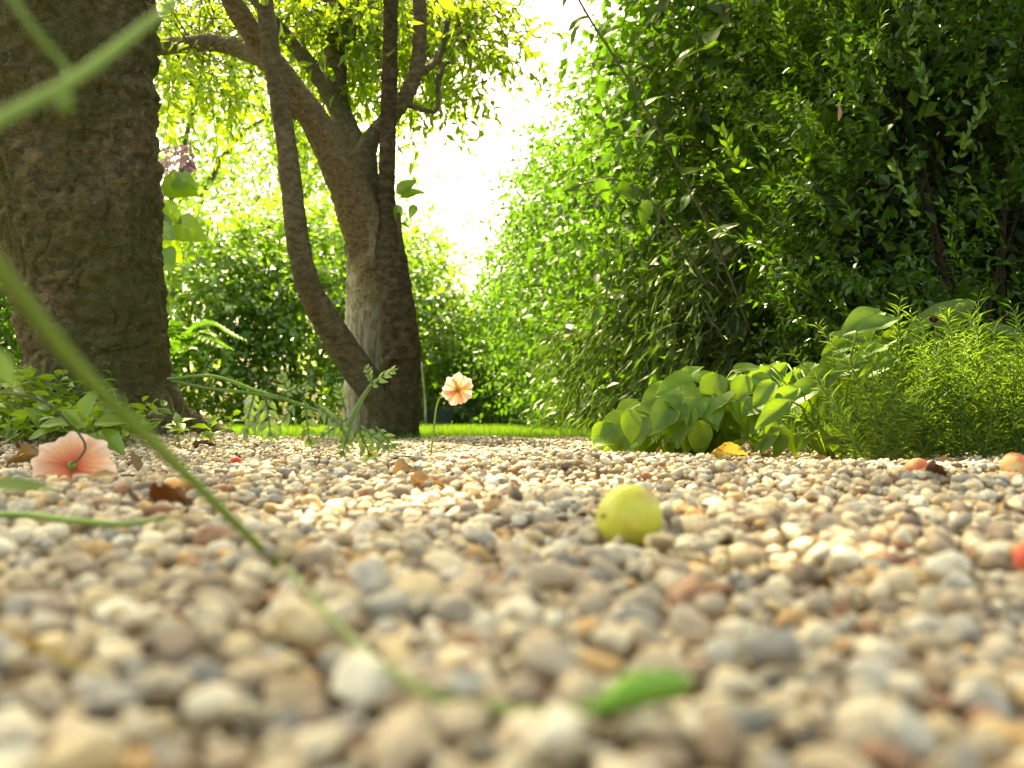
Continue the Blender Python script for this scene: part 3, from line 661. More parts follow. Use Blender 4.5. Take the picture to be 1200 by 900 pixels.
def sprig_mesh(k, ll, lw, ln, seed):
    parts = []; tt = np.linspace(.1, 1, k); C, A, N = [], [], []
    for j, t_ in enumerate(tt):
        q = j * 1.57 + rng.normal(0, .35)
        for sgn in (-1, 1):
            sd2 = np.array((0, math.cos(q), math.sin(q) * .6)) * sgn
            C.append((t_ * ln + rng.normal(0, .002), 0, .12 * ln * t_ ** 2)); A.append(np.array((.75 + .5 * t_, 0, 0)) + sd2 * rng.uniform(.6, 1.0) + rng.normal(0, .12, 3)); N.append((-.3 + rng.normal(0, .3), rng.normal(0, .3), 1))
    C, A, N = map(np.array, (C, A, N)); A = A.astype(float); sc = rng.uniform(.8, 1.1, len(C))
    a = leaves(C.astype(float), A, N.astype(float), sc * ll, sc * lw, T8)
    b = tube([(0, 0, 0), (ln / 2, 0, .02 * ln), (ln, 0, .12 * ln)], [.0012, .001, .0005], 4)
    return mesh('sprig', *join([a, b]), M['boxnew'] if seed % 3 else M['box'])
spm = [sprig_mesh(6 + s % 3, .021, .0095, .075 + .012 * (s % 3), s) for s in range(9)]
for (u, v, au, av) in [(880, 250, -30, -28), (900, 265, -40, -20), (895, 200, -38, -18), (905, 190, -30, -34), (940, 65, -28, -16), (925, 60, -10, -25), (935, 110, -30, 8), (925, 150, -36, 4), (870, 205, -18, -30), (915, 225, -36, 5),
                      (1000, 30, -15, -30), (960, 95, -20, -25), (1060, 60, 10, -30), (1100, 40, 20, -28), (900, 290, -36, -8), (940, 330, -30, -20), (930, 360, -34, -10), (950, 390, -25, -25), (1180, 290, -30, -16), (1190, 310, -38, -8), (1175, 270, -28, -30), (985, 50, -20, -25), (1020, 80, 5, -30), (1090, 120, -12, -28), (1040, 160, -24, -20), (985, 180, -26, -18), (970, 240, -30, -12), (1010, 280, -20, -25), (1080, 260, -14, -28), (1120, 190, 10, -28), (1150, 120, 14, -26), (1130, 320, -20, -20)]:
    y = 1.64 if u > 960 else 1.72
    link('sprig', spm[int(u + v) % 9], bx, frame(P(u, v, y) - xb, (au, rng.normal(-10, 8), -av), (rng.normal(0, .3), -.6, .9), rng.uniform(.8, 1.05)))
B, D = shell(190, (1.02, 2.02, .56), (.46, .44, .61), .97, 2.4, (-.4, -.85, .25, .25), .22, 3)
for j in range(190):
    d = unit(D[j] * .6 + np.array((rng.normal(-.15, .35), rng.normal(-.2, .3), .7)))
    link('sprig', spm[j % 9], bx, frame(B[j] - xb, d, D[j] + (0, 0, .5) + rng.normal(0, .3, 3), rng.uniform(.75, 1.1)))
shrub('dark_evergreen', 'low dark evergreen mass closing the gap behind the box shrub', 'shrub', (1.75, 2.75, .6), (.6, .45, .8), 1100, 10, .045, .014, M['yew'], .22, .5, (-.3, -.9, .3, -.5), T2, 2.6, .3, None, None, fill=1600)
shrub('dark_evergreen', 'tall dark evergreen rising behind the box shrub and closing off the sky', 'shrub', (1.55, 3.35, 1.0), (.75, .4, 1.15), 1200, 9, .07, .03, M['yew'], .25, .5, (-.1, -.95, .2, -.5), T2, 3, .2, None, None, fill=2200)
lv = mesh('dead_leaf', *ovate(8, 2, .28, .9, .04, .2, .1, 3), M['dryo'])
o = link('dead_leaf', lv, None, frame(P(982, 142, 1.6), (2, 0, 24), (.5, -1, .1), .033)); tag(o, 'single orange dead leaf caught upright on the box shrub', 'leaf')

# added tree behind the hedge, its unseen crown shading box shrub and hedge
ot = thing('added_shade_tree', 'added tree behind the hedge whose unseen crown shades the box shrub', 'tree', (1.45, 3.75, 0)); ob = np.array(ot.location)
V, F = tube([(0, 0, -.05), (-.05, .02, .8), (-.2, -.05, 1.6), (-.5, -.25, 2.3), (-.8, -.45, 2.8)], [.10, .085, .075, .06, .03], 20, 40, barkdisp(20, .1, 1.4)); link('trunk', mesh('trunk', V, F, M['bark_mid']), ot)
B, D = shell(900, (.72, 3.25, 2.65), (.95, .75, .5), .2, 2.4); V, F = leaves(*shoots(B - ob, rvec(900) * (1, 1, .5), np.full(900, .22), 8, .07, .04, .3), T=T2)
link('crown', mesh('crown', V, F, M['hedge'], False), ot, kind='stuff')

# ------------------------------------------------------------------ broad herb plants and feathery plant
def herb(name, label, spots, base, mat, meshes, sz, group=None):
    b = np.array(base, float); t = thing(name, label, 'plant', b, group)
    for j, (u, v, y, au, av, nx_, s) in enumerate(spots):
        c = P(u, v, y); a = np.array((au, rng.normal(-8, 10), -av)); nn = np.array((nx_, -.75 + rng.normal(0, .15), .75))
        L_ = sz * s; a = unit(a); link('leaf', meshes[j % len(meshes)], t, frame(c - a * L_ * .5 - b, a, nn, L_))
        e = c - a * L_ * .5; bs = np.array((b[0] + (e[0] - b[0]) * .25, b[1] + (e[1] - b[1]) * .25, -.01))
        V, F = tube([bs - b, (bs + e) / 2 + (0, .01, .025) - b, e - b], [.0022, .0018, .0012], 5, 7); link('stalk', mesh('stalk', V, F, M['stem']), t)
    return t
hm = [mesh('leaf', *ovate(12, 4, wd, .62, .05, .14, cu, s), M['herb']) for s, (wd, cu) in enumerate([(.72, .15), (.8, .22), (.66, .1), (.75, .3), (.7, .05)])]
sm = [mesh('leaf', *ovate(12, 4, wd, .75, .05, .16, cu, s + 9), M['sage']) for s, (wd, cu) in enumerate([(.48, .15), (.52, .25), (.44, .1), (.5, .05)])]
spots = []
fixed = [(718, 500, -40, 25, 1.0), (705, 512, -20, 38, .8), (745, 495, -45, 25, 1.15), (752, 512, -25, 30, 1.15), (735, 480, -44, 22, 1.0), (770, 465, -40, 20, 1.2), (790, 452, -45, 12, 1.1), (808, 438, 22, -16, .85), (780, 485, -40, 30, 1.2),
         (800, 500, -15, 40, 1.2), (815, 470, -46, 8, 1.1), (830, 445, 25, 5, 1.0), (845, 505, -5, 42, 1.1), (858, 495, 10, 42, 1.2), (875, 432, 45, -4, .75), (868, 460, -25, 15, .9), (850, 470, 30, 20, 1.0), (820, 515, 5, 40, 1.0), (765, 520, -25, 24, 1.0),
         (780, 515, 10, 36, .95), (890, 470, 20, 25, 1.0), (885, 500, 8, 40, 1.0), (835, 480, -40, 12, 1.1), (795, 475, -42, 18, 1.0), (865, 515, -15, 30, .8), (900, 450, 30, 10, .9), (740, 508, -36, 24, .9)]
for (u, v, au, av, s) in fixed: spots.append((u, v, 1.36 + rng.uniform(-.07, .1), au, av, rng.normal(-.1, .3), s))
for _ in range(48):
    u = rng.uniform(715, 905); v = rng.uniform(max(440, 520 - (u - 690) * .45), 522); spots.append((u, v, 1.52 + rng.uniform(-.05, .15), rng.normal(-15, 30), rng.normal(15, 20), rng.normal(0, .4), rng.uniform(.8, 1.1)))
for _ in range(55):
    u = rng.uniform(708, 905); v = rng.uniform(max(455, 525 - (u - 690) * .5), 520); spots.append((u, v, 1.34 + rng.uniform(-.06, .06), rng.normal(-18, 22), rng.normal(24, 16), rng.normal(-.1, .3), rng.uniform(.75, 1.0)))
herb('round_leaved_herb', 'low bright green herb with round soft leaves leaning over the gravel', spots, (P(810, 520, 1.42)[0], 1.42, 0), M['herb'], hm, .051)
spots = []
fixed = [(900, 510, -14, 38, .9), (915, 515, -5, 42, .9), (930, 512, -2, 42, 1.0), (945, 505, -20, 40, 1.1), (950, 480, -18, 36, 1.2), (925, 488, -28, 32, 1.2), (905, 485, -34, 26, 1.0), (940, 462, -36, 24, 1.2), (960, 445, -38, 22, 1.2), (975, 425, -40, 20, 1.1),
         (915, 468, -40, 22, 1.0), (985, 405, -40, 18, 1.1), (1005, 395, -35, -10, 1.2), (1010, 375, -40, 15, 1.2), (1020, 412, -45, 15, 1.1), (1000, 430, -38, 12, 1.1), (970, 470, -15, 38, 1.1), (985, 455, 10, 36, 1.0), (990, 490, 5, 40, 1.1), (1030, 380, 30, -10, 1.0), (965, 510, 6, 34, 1.0), (980, 520, 10, 28, .9), (1040, 400, -30, 16, 1.0), (1030, 430, -36, 18, 1.0)]
for (u, v, au, av, s) in fixed: spots.append((u, v, 1.27 + rng.uniform(-.06, .06), au, av, rng.normal(-.1, .25), s))
for _ in range(46): spots.append((rng.uniform(885, 1040), rng.uniform(425, 515), 1.42 + rng.uniform(0, .08), rng.normal(-15, 25), rng.normal(20, 18), rng.normal(0, .3), rng.uniform(.8, 1.1)))
herb('cascading_herb', 'green herb whose oval leaves overlap like a cascade, touching the feathery plant', spots, (P(985, 520, 1.33)[0], 1.33, 0), M['sage'], sm, .056)
spots = [(1095, 370, 1.5, 42, -40, -.3, 1.5), (1120, 365, 1.5, 40, -32, .5, 1.3), (1070, 395, 1.5, 25, -25, 0, 1.2), (1060, 405, 1.52, -30, -10, 0, 1.1), (1150, 395, 1.55, 35, -5, .2, 1.2), (1180, 390, 1.55, 40, 5, 0, 1.2), (1110, 405, 1.55, 20, -10, 0, 1.2), (1195, 405, 1.55, 30, 8, 0, 1.2), (1130, 425, 1.55, -30, 8, 0, 1.2), (1170, 430, 1.55, 30, 8, 0, 1.2)]
herb('upright_herb', 'herb with two long grey green leaves pointing up above the feathery plant', spots, (P(1110, 500, 1.52)[0], 1.52, 0), M['sage'], sm, .062)
fp = thing('feathery_plant', 'bushy feathery plant with thin needle leaves at the gravel edge', 'plant', (.58, 1.28, 0)); fpb = np.array(fp.location)
def feather(seed, h):
    k_ = 58; t_ = np.linspace(.06, 1, k_); ph = np.arange(k_) * 2.4; lean = .28 * h * t_ ** 2
    C = np.stack([lean, 0 * t_, h * t_], -1); out = np.stack([np.cos(ph), np.sin(ph), 0 * ph], -1)
    A = unit(out + np.array((.1, 0, .75)) + rng.normal(0, .12, (k_, 3)))
    Lz = h * .15 * (1.15 - .5 * t_ ** 3) * rng.uniform(.7, 1.2, k_)
    a = leaves(C, A, np.tile((0, 0, 1.), (k_, 1)) + rng.normal(0, .3, (k_, 3)), Lz, np.full(k_, .0013), T4)
    b = tube(C[::5], np.linspace(.0016, .0006, len(C[::5])), 5)
    return mesh('shoot', *join([a, b]), M['feather'])
fm = [feather(s, .20) for s in range(7)]
for j in range(255):
    y = 1.13 + rng.uniform(0, 1) ** 1.2 * .36; uu = 995 + rng.uniform(0, 1) ** .85 * 260; x = (uu - 600) / FPX * y
    hmax = min(1.0, .52 + (uu - 985) / 130); s = hmax * rng.uniform(.5, 1.0) * (1.0 if y > 1.2 else .8)
    q = Matrix.Translation((x - fpb[0], y - fpb[1], -.005)) @ Matrix.Rotation(rng.uniform(0, 6.28), 4, 'Z') @ Matrix.Rotation(rng.normal(.05, .40), 4, 'Y') @ Matrix.Diagonal((s, s, s, 1))
    link('shoot', fm[j % 7], fp, q)
for (u, v, s, az, tl) in [(1012, 532, .72, 2.6, .30), (1014, 540, .42, 2.9, .45), (1045, 535, .86, 2.7, .2)]:
    y = 1.14; c = P(u, v, y); q = Matrix.Translation((c[0] - fpb[0], y - fpb[1], 0)) @ Matrix.Rotation(az, 4, 'Z') @ Matrix.Rotation(tl, 4, 'Y') @ Matrix.Diagonal((s, s, s, 1)); link('shoot', fm[1], fp, q)
dh = thing('dead_flower', 'brown dried flower head standing above the feathery plant', 'flower', P(1095, 400, 1.45)); db = np.array(dh.location)
V, F = tube([(0, 0, -.12), (.002, 0, -.05), P(1096, 378, 1.45) - db], [.0012, .0012, .001], 6, 8); link('stem', mesh('stem', V, F, M['dkstem']), dh)
for a in range(7):
    d = np.array((math.cos(a * .9) * .6 - .4, math.sin(a * .9) * .6, .9)); link('petal', lv if a % 2 else mesh('petal', *ovate(6, 2, .5, .8, .1, .3, .3, a), M['dry']), dh, frame(P(1096, 378, 1.45) - db, d, (d[1], -d[0], .4), .016))

# ------------------------------------------------------------------ background shrubs and trees
BW = (-.1, -.9, .35, -.35)
bgs = [((-2.55, 7.9, .75), (.75, .7, .95), 'leafy shrub with glossy leaves behind the lawn, next to the mossy trunk'),
       ((-1.75, 8.3, .85), (.75, .7, 1.0), 'dense leafy shrub across the lawn, seen between mossy trunk and slanting stem'),
       ((-1.05, 8.9, .75), (.7, .7, .85), 'leafy shrub across the lawn, directly behind the pale trunk'),
       ((-.45, 9.6, .45), (.6, .6, .58), 'rounded light green shrub at the end of the lawn, behind the poppy'),
       ((.05, 10.4, .5), (.6, .6, .7), 'darker shrub at the end of the lawn beside the hedge')]
for i, (c, r, lb) in enumerate(bgs):
    shrub('garden_shrub', lb, 'shrub', c, r, 1050, 8, .075, .045, M['back'], .3, .3, BW, T2, 2.6, .5, 'shrubs across the lawn', None, fill=500, noise=.3)
shrub('wild_shrub', 'shrub with small dark leaves growing behind the mossy trunk', 'shrub', (-2.05, 3.6, .45), (.55, .4, .65), 1300, 9, .036, .022, M['hedge'], .14, .25, (.3, -.9, .3, -.5), T2, 2.4, .4)
shrub('garden_shrub', 'dense dark green shrub far behind the mossy trunk, above the leafy weeds', 'shrub', (-3.3, 5.6, .75), (.9, .5, .95), 1300, 8, .06, .036, M['hedge'], .25, .3, (.1, -.95, .2, -.5), T2, 3, .2, None, None, fill=1500)
fts = [((-4.3, 12.5, 3.2), (1.9, 1.6, 2.2), 'tall light green tree beyond the shrubs, rising beside the mossy trunk'), ((-2.6, 14.0, 2.6), (1.6, 1.6, 1.7), 'light green tree far behind the slanting stem'),
       ((-3.4, 15.5, 5.0), (2.2, 1.8, 1.9), 'highest far tree, its crown above the horizontal limb'), ((-1.55, 12.6, 1.75), (.9, .9, 1.0), 'small bright tree far behind the forked trunk'),
       ((-.35, 15.0, .8), (1.0, 1.0, .75), 'low far tree beyond the end of the lawn'), ((2.6, 4.6, 2.2), (1.1, 1.1, 1.3), 'sunlit yellow green tree above and behind the box shrub')]
for i, (c, r, lb) in enumerate(fts):
    b = np.array((c[0], c[1], 0)); t = thing('garden_tree', lb, 'tree', b, 'trees beyond the garden')
    n = 1150 if i < 3 else 650; B, D = shell(n, c, r, .25, 2.2, None, .3, 1.8)
    V, F = leaves(*shoots(B - b, rvec(n) * (1, 1, .6), np.full(n, .45), 8, .095, .048, .4), T=T2); link('crown', mesh('crown', V, F, M['far'], False), t, kind='stuff')
    V, F = tube([(0, 0, -.1), (.05, 0, c[2] * .5), (0, .05, c[2])], [.12, .1, .06], 12, 14, barkdisp(12, .1)); link('trunk', mesh('trunk', V, F, M['bark_mid']), t)
    for q in range(5):
        a = q * 1.3; e = np.array((math.cos(a) * r[0] * .7, math.sin(a) * r[1] * .7, c[2] + r[2] * rng.uniform(0, .6)))
        V, F = tube([(0, 0, c[2] * .6), e * .5 + (0, 0, c[2] * .45), e], [.05, .035, .01], 6, 8); link('limb', mesh('limb', V, F, M['bark_mid']), t)
# fern beside trunk
fe = thing('fern_plant', 'fern like plant with feathered fronds between mossy trunk and glossy shrub', 'fern', (-2.32, 6.4, 0)); eb = np.array(fe.location)
for q in range(9):
    a = q * .7 + .3; d = np.array((math.cos(a), math.sin(a) * .8, 0)); h_ = rng.uniform(.5, .85)
    p = [np.zeros(3), d * .12 + (0, 0, h_ * .6), d * .32 + (0, 0, h_ * .95), d * .58 + (0, 0, h_ * .82)]
    q4 = spline(p, 26); tg = unit(np.gradient(q4, axis=0)); sd_ = unit(np.cross(tg, (0, 0, 1.)))
    C = np.repeat(q4[6:], 2, 0); sg = np.tile((1., -1.), 20)[:, None]; A = np.repeat(sd_[6:], 2, 0) * sg + np.repeat(tg[6:], 2, 0) * .5
    Lz = np.repeat(.17 * np.sin(np.linspace(.25, 1, 20) * 3.0) + .03, 2)
    parts = [leaves(C, A, np.tile((0, 0, 1.), (40, 1)) + rng.normal(0, .15, (40, 3)), Lz, Lz * .22, T4), tube(q4[::3], np.linspace(.007, .002, len(q4[::3])), 5)]
    link('frond', mesh('frond', *join(parts), M['hedge']), fe)
# lilac reaching out from behind the trunk
ll_ = thing('lilac_bush', 'lilac with large leaves and mauve flowers peeping out behind the mossy trunk', 'lilac', (-1.15, 2.9, 0)); lb = np.array(ll_.location)
V, F = tube([(0, 0, -.03), (-.02, 0, .4), P(178, 260, 2.9) - lb, P(186, 200, 2.9) - lb], [.012, .01, .006, .003], 8, 14); link('stem', mesh('stem', V, F, M['twig']), ll_)
lm_ = [mesh('leaf', *ovate(10, 4, .85, .55, .04, .12, .15, s), M['lilac']) for s in range(3)]
for j, (u, v, au, av, s) in enumerate([(190, 215, 45, 10, .13), (205, 210, 35, 14, .10), (185, 240, 28, 20, .11), (182, 262, 30, 22, .12), (205, 262, 45, 22, .13), (188, 280, 20, 25, .11), (180, 205, -20, 20, .1), (195, 290, 10, 40, .09), (176, 300, -20, 20, .1)]):
    link('leaf', lm_[j % 3], ll_, frame(P(u, v, 2.85) - lb, (au, rng.normal(-5, 8), -av), (rng.normal(0, .3), -1, .5), s * .8))
for (u, v, rr) in [(206, 187, .045), (190, 200, .04), (218, 182, .03), (184, 232, .03), (222, 196, .02)]:
    n = 70; q = rvec(n) * rr * rng.uniform(.5, 1, (n, 1)) * (.8, .8, 1.2) + P(u, v, 2.9) - lb
    V, F = leaves(q, rvec(n), rvec(n), np.full(n, .013), np.full(n, .011), T2); link('flower_cluster', mesh('flower_cluster', V, F, M['lilacfl'], False), ll_, kind='stuff')
# weeds at the foot of the big tree
for (u, y, n, hgt, lab) in [(60, 1.62, 60, .10, 'bright green weed with broad pointed leaves in front of the mossy trunk'), (5, 1.75, 90, .17, 'taller patch of small leaved weeds beside the mossy trunk'), (215, 2.15, 26, .07, 'tuft of thin weeds at the root of the mossy trunk')]:
    b = np.array(((u - 600) / FPX * y, y, 0)); t = thing('leafy_weed', lab, 'weed', b)
    wd = .10 if n > 30 else .04; B = np.stack([rng.normal(0, wd, n), rng.normal(0, .05, n), np.full(n, .0)], -1); D = np.stack([rng.normal(0, .35, n), rng.normal(-.1, .3, n), np.ones(n)], -1)
    V, F = leaves(*shoots(B, D, rng.uniform(.5, 1.1, n) * hgt, 7, .034, .016, .2, .9, 1.0, start=.4), T=T8); link('foliage', mesh('foliage', V, F, M['weed']), t, kind='stuff')
    V, F = twigs(B[:30], D[:30], np.full(min(30, n), hgt), .1, .001); link('stem', mesh('stem', V, F, M['stem']), t, kind='stuff')
wl = [mesh('leaf', *ovate(10, 3, .55, .7, .06, .15, .25, s), M['weed']) for s in range(3)]
bw = thing('broad_weed', 'young weed with lobed bright leaves beside the drooping poppy', 'weed', toppx(105, 1.35)); wb = np.array(bw.location)
for j, (u, v, au, av, s) in enumerate([(95, 490, 15, -26, .05), (110, 498, 35, -8, .05), (118, 505, 26, 16, .05), (100, 500, -20, -18, .04), (85, 497, -36, -4, .045), (70, 500, -30, 8, .04), (108, 508, 10, 20, .04), (92, 508, -22, 16, .04)]):
    link('leaf', wl[j % 3], bw, frame(P(u, v, 1.33) - wb, (au, rng.normal(-6, 8), -av), (rng.normal(0, .3), -.6, .8), s))
    V, F = tube([(0, 0, -.01), (P(u, v, 1.33) - wb) * .5 + (0, 0, .008), P(u, v, 1.33) - wb], [.0015, .0013, .001], 5, 6); link('stalk', mesh('stalk', V, F, M['stem']), bw)

# ------------------------------------------------------------------ lawn grass
n = 95000; y = 2.26 + rng.uniform(0, 1, n) ** 1.9 * 6.5; x = rng.uniform(-.62, .62, n) * y * 1.0
kp = (x < hx(y) + .25); x, y = x[kp], y[kp]; n = len(x)
C = np.stack([x, y, np.full(n, -.012)], -1); A = np.stack([rng.normal(0, .3, n), rng.normal(0, .3, n), np.ones(n)], -1)
y2 = y - 2.26; hgt = rng.uniform(.5, 1.15, n) * .034 * (1 + .35 * vnoise(np.stack([x * 7, y * 7, x * 0], -1))) * np.clip(.45 + y2 * 6, .4, 1); V, F = leaves(C, A, rvec(n), hgt, .0022 * np.clip(y / 2.5, 1, 3), (np.array([(0, .5, 0), (0, -.5, 0), (1, 0, .0)], float), np.array([(0, 1, 2)])))
o = link('grass', mesh('grass', V, F, M['grass'], False)); o['kind'] = 'stuff'; o['label'] = 'short mown green lawn grass'; o['category'] = 'grass'

# far garden bits
po = thing('garden_post', 'short white post with a pointed cap in front of the background shrubs', 'post', (P(292, 495, 7.2)[0], 7.2, 0))
V, F = tube([(0, 0, -.05), (0, 0, .16)], [.032, .032], 4); link('shaft', mesh('shaft', V, F, M['white'], False), po)
V, F = tube([(0, 0, .16), (0, 0, .175), (0, 0, .23)], [.045, .045, .004], 4); link('cap', mesh('cap', V, F, M['white'], False), po)
for (u, v0, v1, y, wd, lab) in [(511, 478, 500, 8.6, .30, 'blue grey square planter at the end of the lawn, beside the forked trunk'), (546, 470, 500, 8.9, .22, 'blue grey square planter at the end of the lawn, behind the poppy')]:
    c = P(u, v1, y); hh = (v1 - v0) / FPX * y; pp = thing('planter', lab, 'planter', (c[0], y, 0))
    V, F = tube([(0, 0, 0), (0, 0, hh * .85)], [wd * .42, wd * .55], 4); link('body', mesh('body', V, F, M['pot'], False), pp)
    V, F = tube([(0, 0, hh * .85), (0, 0, hh)], [wd * .6, wd * .6], 4); link('rim', mesh('rim', V, F, M['pot'], False), pp)
o = link('wooden_stake', mesh('wooden_stake', *tube([P(499, 500, 7.5), P(498, 470, 7.5), P(494, 425, 7.5)], [.009, .008, .006], 8, 12, barkdisp(40, .1)), M['bark_pale'])); tag(o, 'thin pale stake leaning beside the forked trunk across the lawn', 'stake')

# ------------------------------------------------------------------ poppies
def petal_mesh(spread, rough, seed, mat, cup=.25):
    r_ = np.random.default_rng(seed); nr, na = 10, 33; rr = np.linspace(.05, 1, nr); aa = np.linspace(-spread, spread, na)
    edge = 1 - .13 * np.abs(np.sin(aa * 3.4 + r_.uniform(0, 3))) - .03 * np.sin(aa * 17) - .25 * (np.abs(aa) / spread) ** 6 * .6
    Rr = rr[:, None] * (1 + (edge[None] - 1) * rr[:, None] ** 2)
    X = Rr * np.cos(aa)[None]; Y = Rr * np.sin(aa)[None]
    Z = cup * Rr ** 2 + rough * rr[:, None] ** 2 * np.sin(aa * 9 + r_.uniform(0, 6))[None] + rough * .5 * rr[:, None] * np.sin(aa * 23 + r_.uniform(0, 6))[None]
    V = np.stack([X, Y, Z], -1).reshape(-1, 3); i = (np.arange(nr - 1)[:, None] * na + np.arange(na - 1)[None]).ravel()
    return mesh('petal', V, np.stack([i, i + 1, i + na + 1, i + na], -1), mat)
def poppy(label, c, face, rad, stem, mat, cup, npet=4):
    t = thing('poppy', label, 'poppy', stem[0], 'salmon poppies'); b = np.array(t.location); f = unit(np.array(face, float))
    ref = unit(np.cross(f, (0, 0, 1.))); up = np.cross(ref, f)
    for q in range(npet):
        a = q * 2 * math.pi / npet + .4; d = ref * math.cos(a) + up * math.sin(a)
        link('petal', petal_mesh(1.0, .07, q + int(c[1] * 100), mat, cup), t, frame(c - b + f * rad * .05 * (q % 2), d, f, rad * (1 if q % 2 else .96)))
    V0, F0 = ico(2); W = V0 * np.array((1, 1, 1.3)) * rad * .12
    m = np.stack([ref, up, f], 1); link('seed_head', mesh('seed_head', W @ m.T + c - b + f * rad * .1, F0, M['stem']), t)
    for q in range(18):
        a = q * .35 * 2; d = unit(f * .7 + (ref * math.cos(a) + up * math.sin(a)) * .7)
        V, F = tube([c - b + f * rad * .03, c - b + f * rad * .03 + d * rad * .3], [rad * .012, rad * .022], 4); link('stamen', mesh('stamen', V, F, M['dryo']), t)
    V, F = tube(np.array(stem) - b, np.linspace(.0013, .0009, len(stem)) * (1 if face[1] < 0 else .7), 8, 24); link('stem', mesh('stem', V, F, M['stem'] if face[1] < 0 else M['dkstem']), t)
    return t
Y1_ = 1.3; c = P(537, 457, Y1_); g = toppx(505, 1.34)
poppy('upright salmon poppy in full bloom on a curved stem in front of the lawn', c, (-.12, -1, .12), .0225, [g, P(508, 505, 1.335), P(512, 475, 1.33), P(520, 460, 1.325), P(530, 456, 1.315), c + (0, .004, 0)], M['petal'], .18)
Y2_ = .68; c = P(84, 545, Y2_)
poppy('drooping salmon poppy resting on the gravel near the mossy trunk', c, (-.20, .80, -.35), .030, [P(-60, 466, .60), P(0, 461, .60), P(50, 470, .62), P(85, 500, .645), P(100, 522, .662), P(92, 538, .672), c + (0, -.002, .001)], M['petal2'], .35)

# ------------------------------------------------------------------ foreground stems, bud, leaves
def one(name, label, cat, V, F, mat, at, group=None):
    o = link(name, mesh(name, V, F, mat)); origin(o, at); return tag(o, label, cat, group)
g1 = np.array((P(338, 660, .30)[0], .30, top(P(338, 660, .30)[0], .30)))
V, F = tube([P(-60, 240, .135), P(0, 318, .15), P(105, 445, .185), P(215, 553, .235), g1 + (-.005, -.004, .006), g1 + (.002, .01, -.006)], [.0014, .0014, .0014, .00135, .0012, .001], 12, 50)
one('slanting_stem', 'thick green stem slanting down in front of the mossy trunk to the gravel', 'stem', V, F, M['stem'], g1)
V, F = tube([P(-90, 195, .14), P(0, 140, .15), P(90, 90, .165), P(160, 38, .178), P(215, -10, .19), P(300, -110, .2)], [.0011, .0011, .00105, .001, .0009, .0008], 12, 40)
st2 = thing('crossing_stem', 'green stem crossing the upper mossy trunk with a small hanging bud', 'stem', P(-90, 195, .14)); sb = np.array(st2.location)
link('stem', mesh('stem', V - sb, F, M['stem']), st2)
V, F = tube([P(5, -30, .17), P(22, 10, .17), P(50, 48, .172), P(72, 72, .174), P(80, 92, .174), P(78, 104, .174)], [.0006, .0006, .0006, .0005, .0005, .0004], 8, 30); link('tendril', mesh('tendril', V - sb, F, M['stem']), st2)
V0, F0 = ico(2); W = V0 * np.array((.0014, .0014, .0026)) + P(76, 118, .176) - sb; link('bud', mesh('bud', W, F0, M['stem']), st2)
# bud lying on the pebbles with its stalk
bl = np.array([gpx(u, v, .0003) for u, v in [(338, 664), (360, 690), (385, 718), (415, 752), (450, 778), (500, 800), (560, 815), (625, 826), (682, 829)]])
bl[:, 2] = np.maximum(bl[:, 2] - .0015, np.convolve(np.pad(bl[:, 2], 1, 'edge'), [.25, .5, .25], 'valid'))
bl[[1, 6], 2] -= .0015
pd = thing('fallen_bud', 'green pointed poppy bud lying on the pebbles with its long thin stalk', 'bud', bl[-1]); pdb = np.array(pd.location)
V, F = tube(bl - pdb, [.00052] * 9, 8, 60); link('stalk', mesh('stalk', V, F, M['stem']), pd)
e = gpx(808, 797, .002); s0 = bl[-1]
V, F = tube([s0 - pdb, (s0 * .8 + e * .2) - pdb, (s0 * .55 + e * .45) + (0, 0, .001) - pdb, (s0 * .2 + e * .8) + (0, 0, .0005) - pdb, e - pdb], [.0005, .0014, .0025, .0021, .0005], 16, 30)
link('bud', mesh('bud', V, F, M['budgreen']), pd)
for (u0, v0, u1, v1, y, wd, lab) in [(-30, 572, 66, 570, .30, .30, 'pale green blade leaf lying low in front of the drooping poppy'), (-20, 405, 18, 455, .24, .45, 'blurred oval leaf in front of the weeds beside the mossy trunk')]:
    a = P(u0, v0, y); b_ = P(u1, v1, y * .99); Ln = np.linalg.norm(b_ - a)
    o = link('stray_leaf', mesh('stray_leaf', *ovate(12, 3, wd, .8, .03, .1, .05, 2), M['lilac']), None, frame(a, b_ - a, (.1, -.5, 1), Ln)); tag(o, lab, 'leaf')
q = [np.array(((u - 600) / FPX * y, y, 0)) for u, y in ((-60, .40), (20, .39), (90, .375), (150, .365), (195, .36))]
for v in q: v[2] = tmax(v[0], v[1]) + .001
V, F = tube(q, [.0014, .0014, .0013, .0011, .0006], 8, 24); one('lying_stem', 'thin green stem lying flat on the gravel below the drooping poppy', 'stem', V, F, M['stem'], q[2])
q = [np.array(((u - 600) / FPX * y, y, 0)) for u, y in ((-30, .20), (15, .18), (50, .168), (90, .158), (130, .152))]
for v in q: v[2] = tmax(v[0], v[1]) + .0004
V, F = tube(q, [.0005] * 5, 6, 24); one('yellow_straw', 'thin yellow green straw lying between pale pebbles', 'straw', V, F, M['dryy'], q[2])
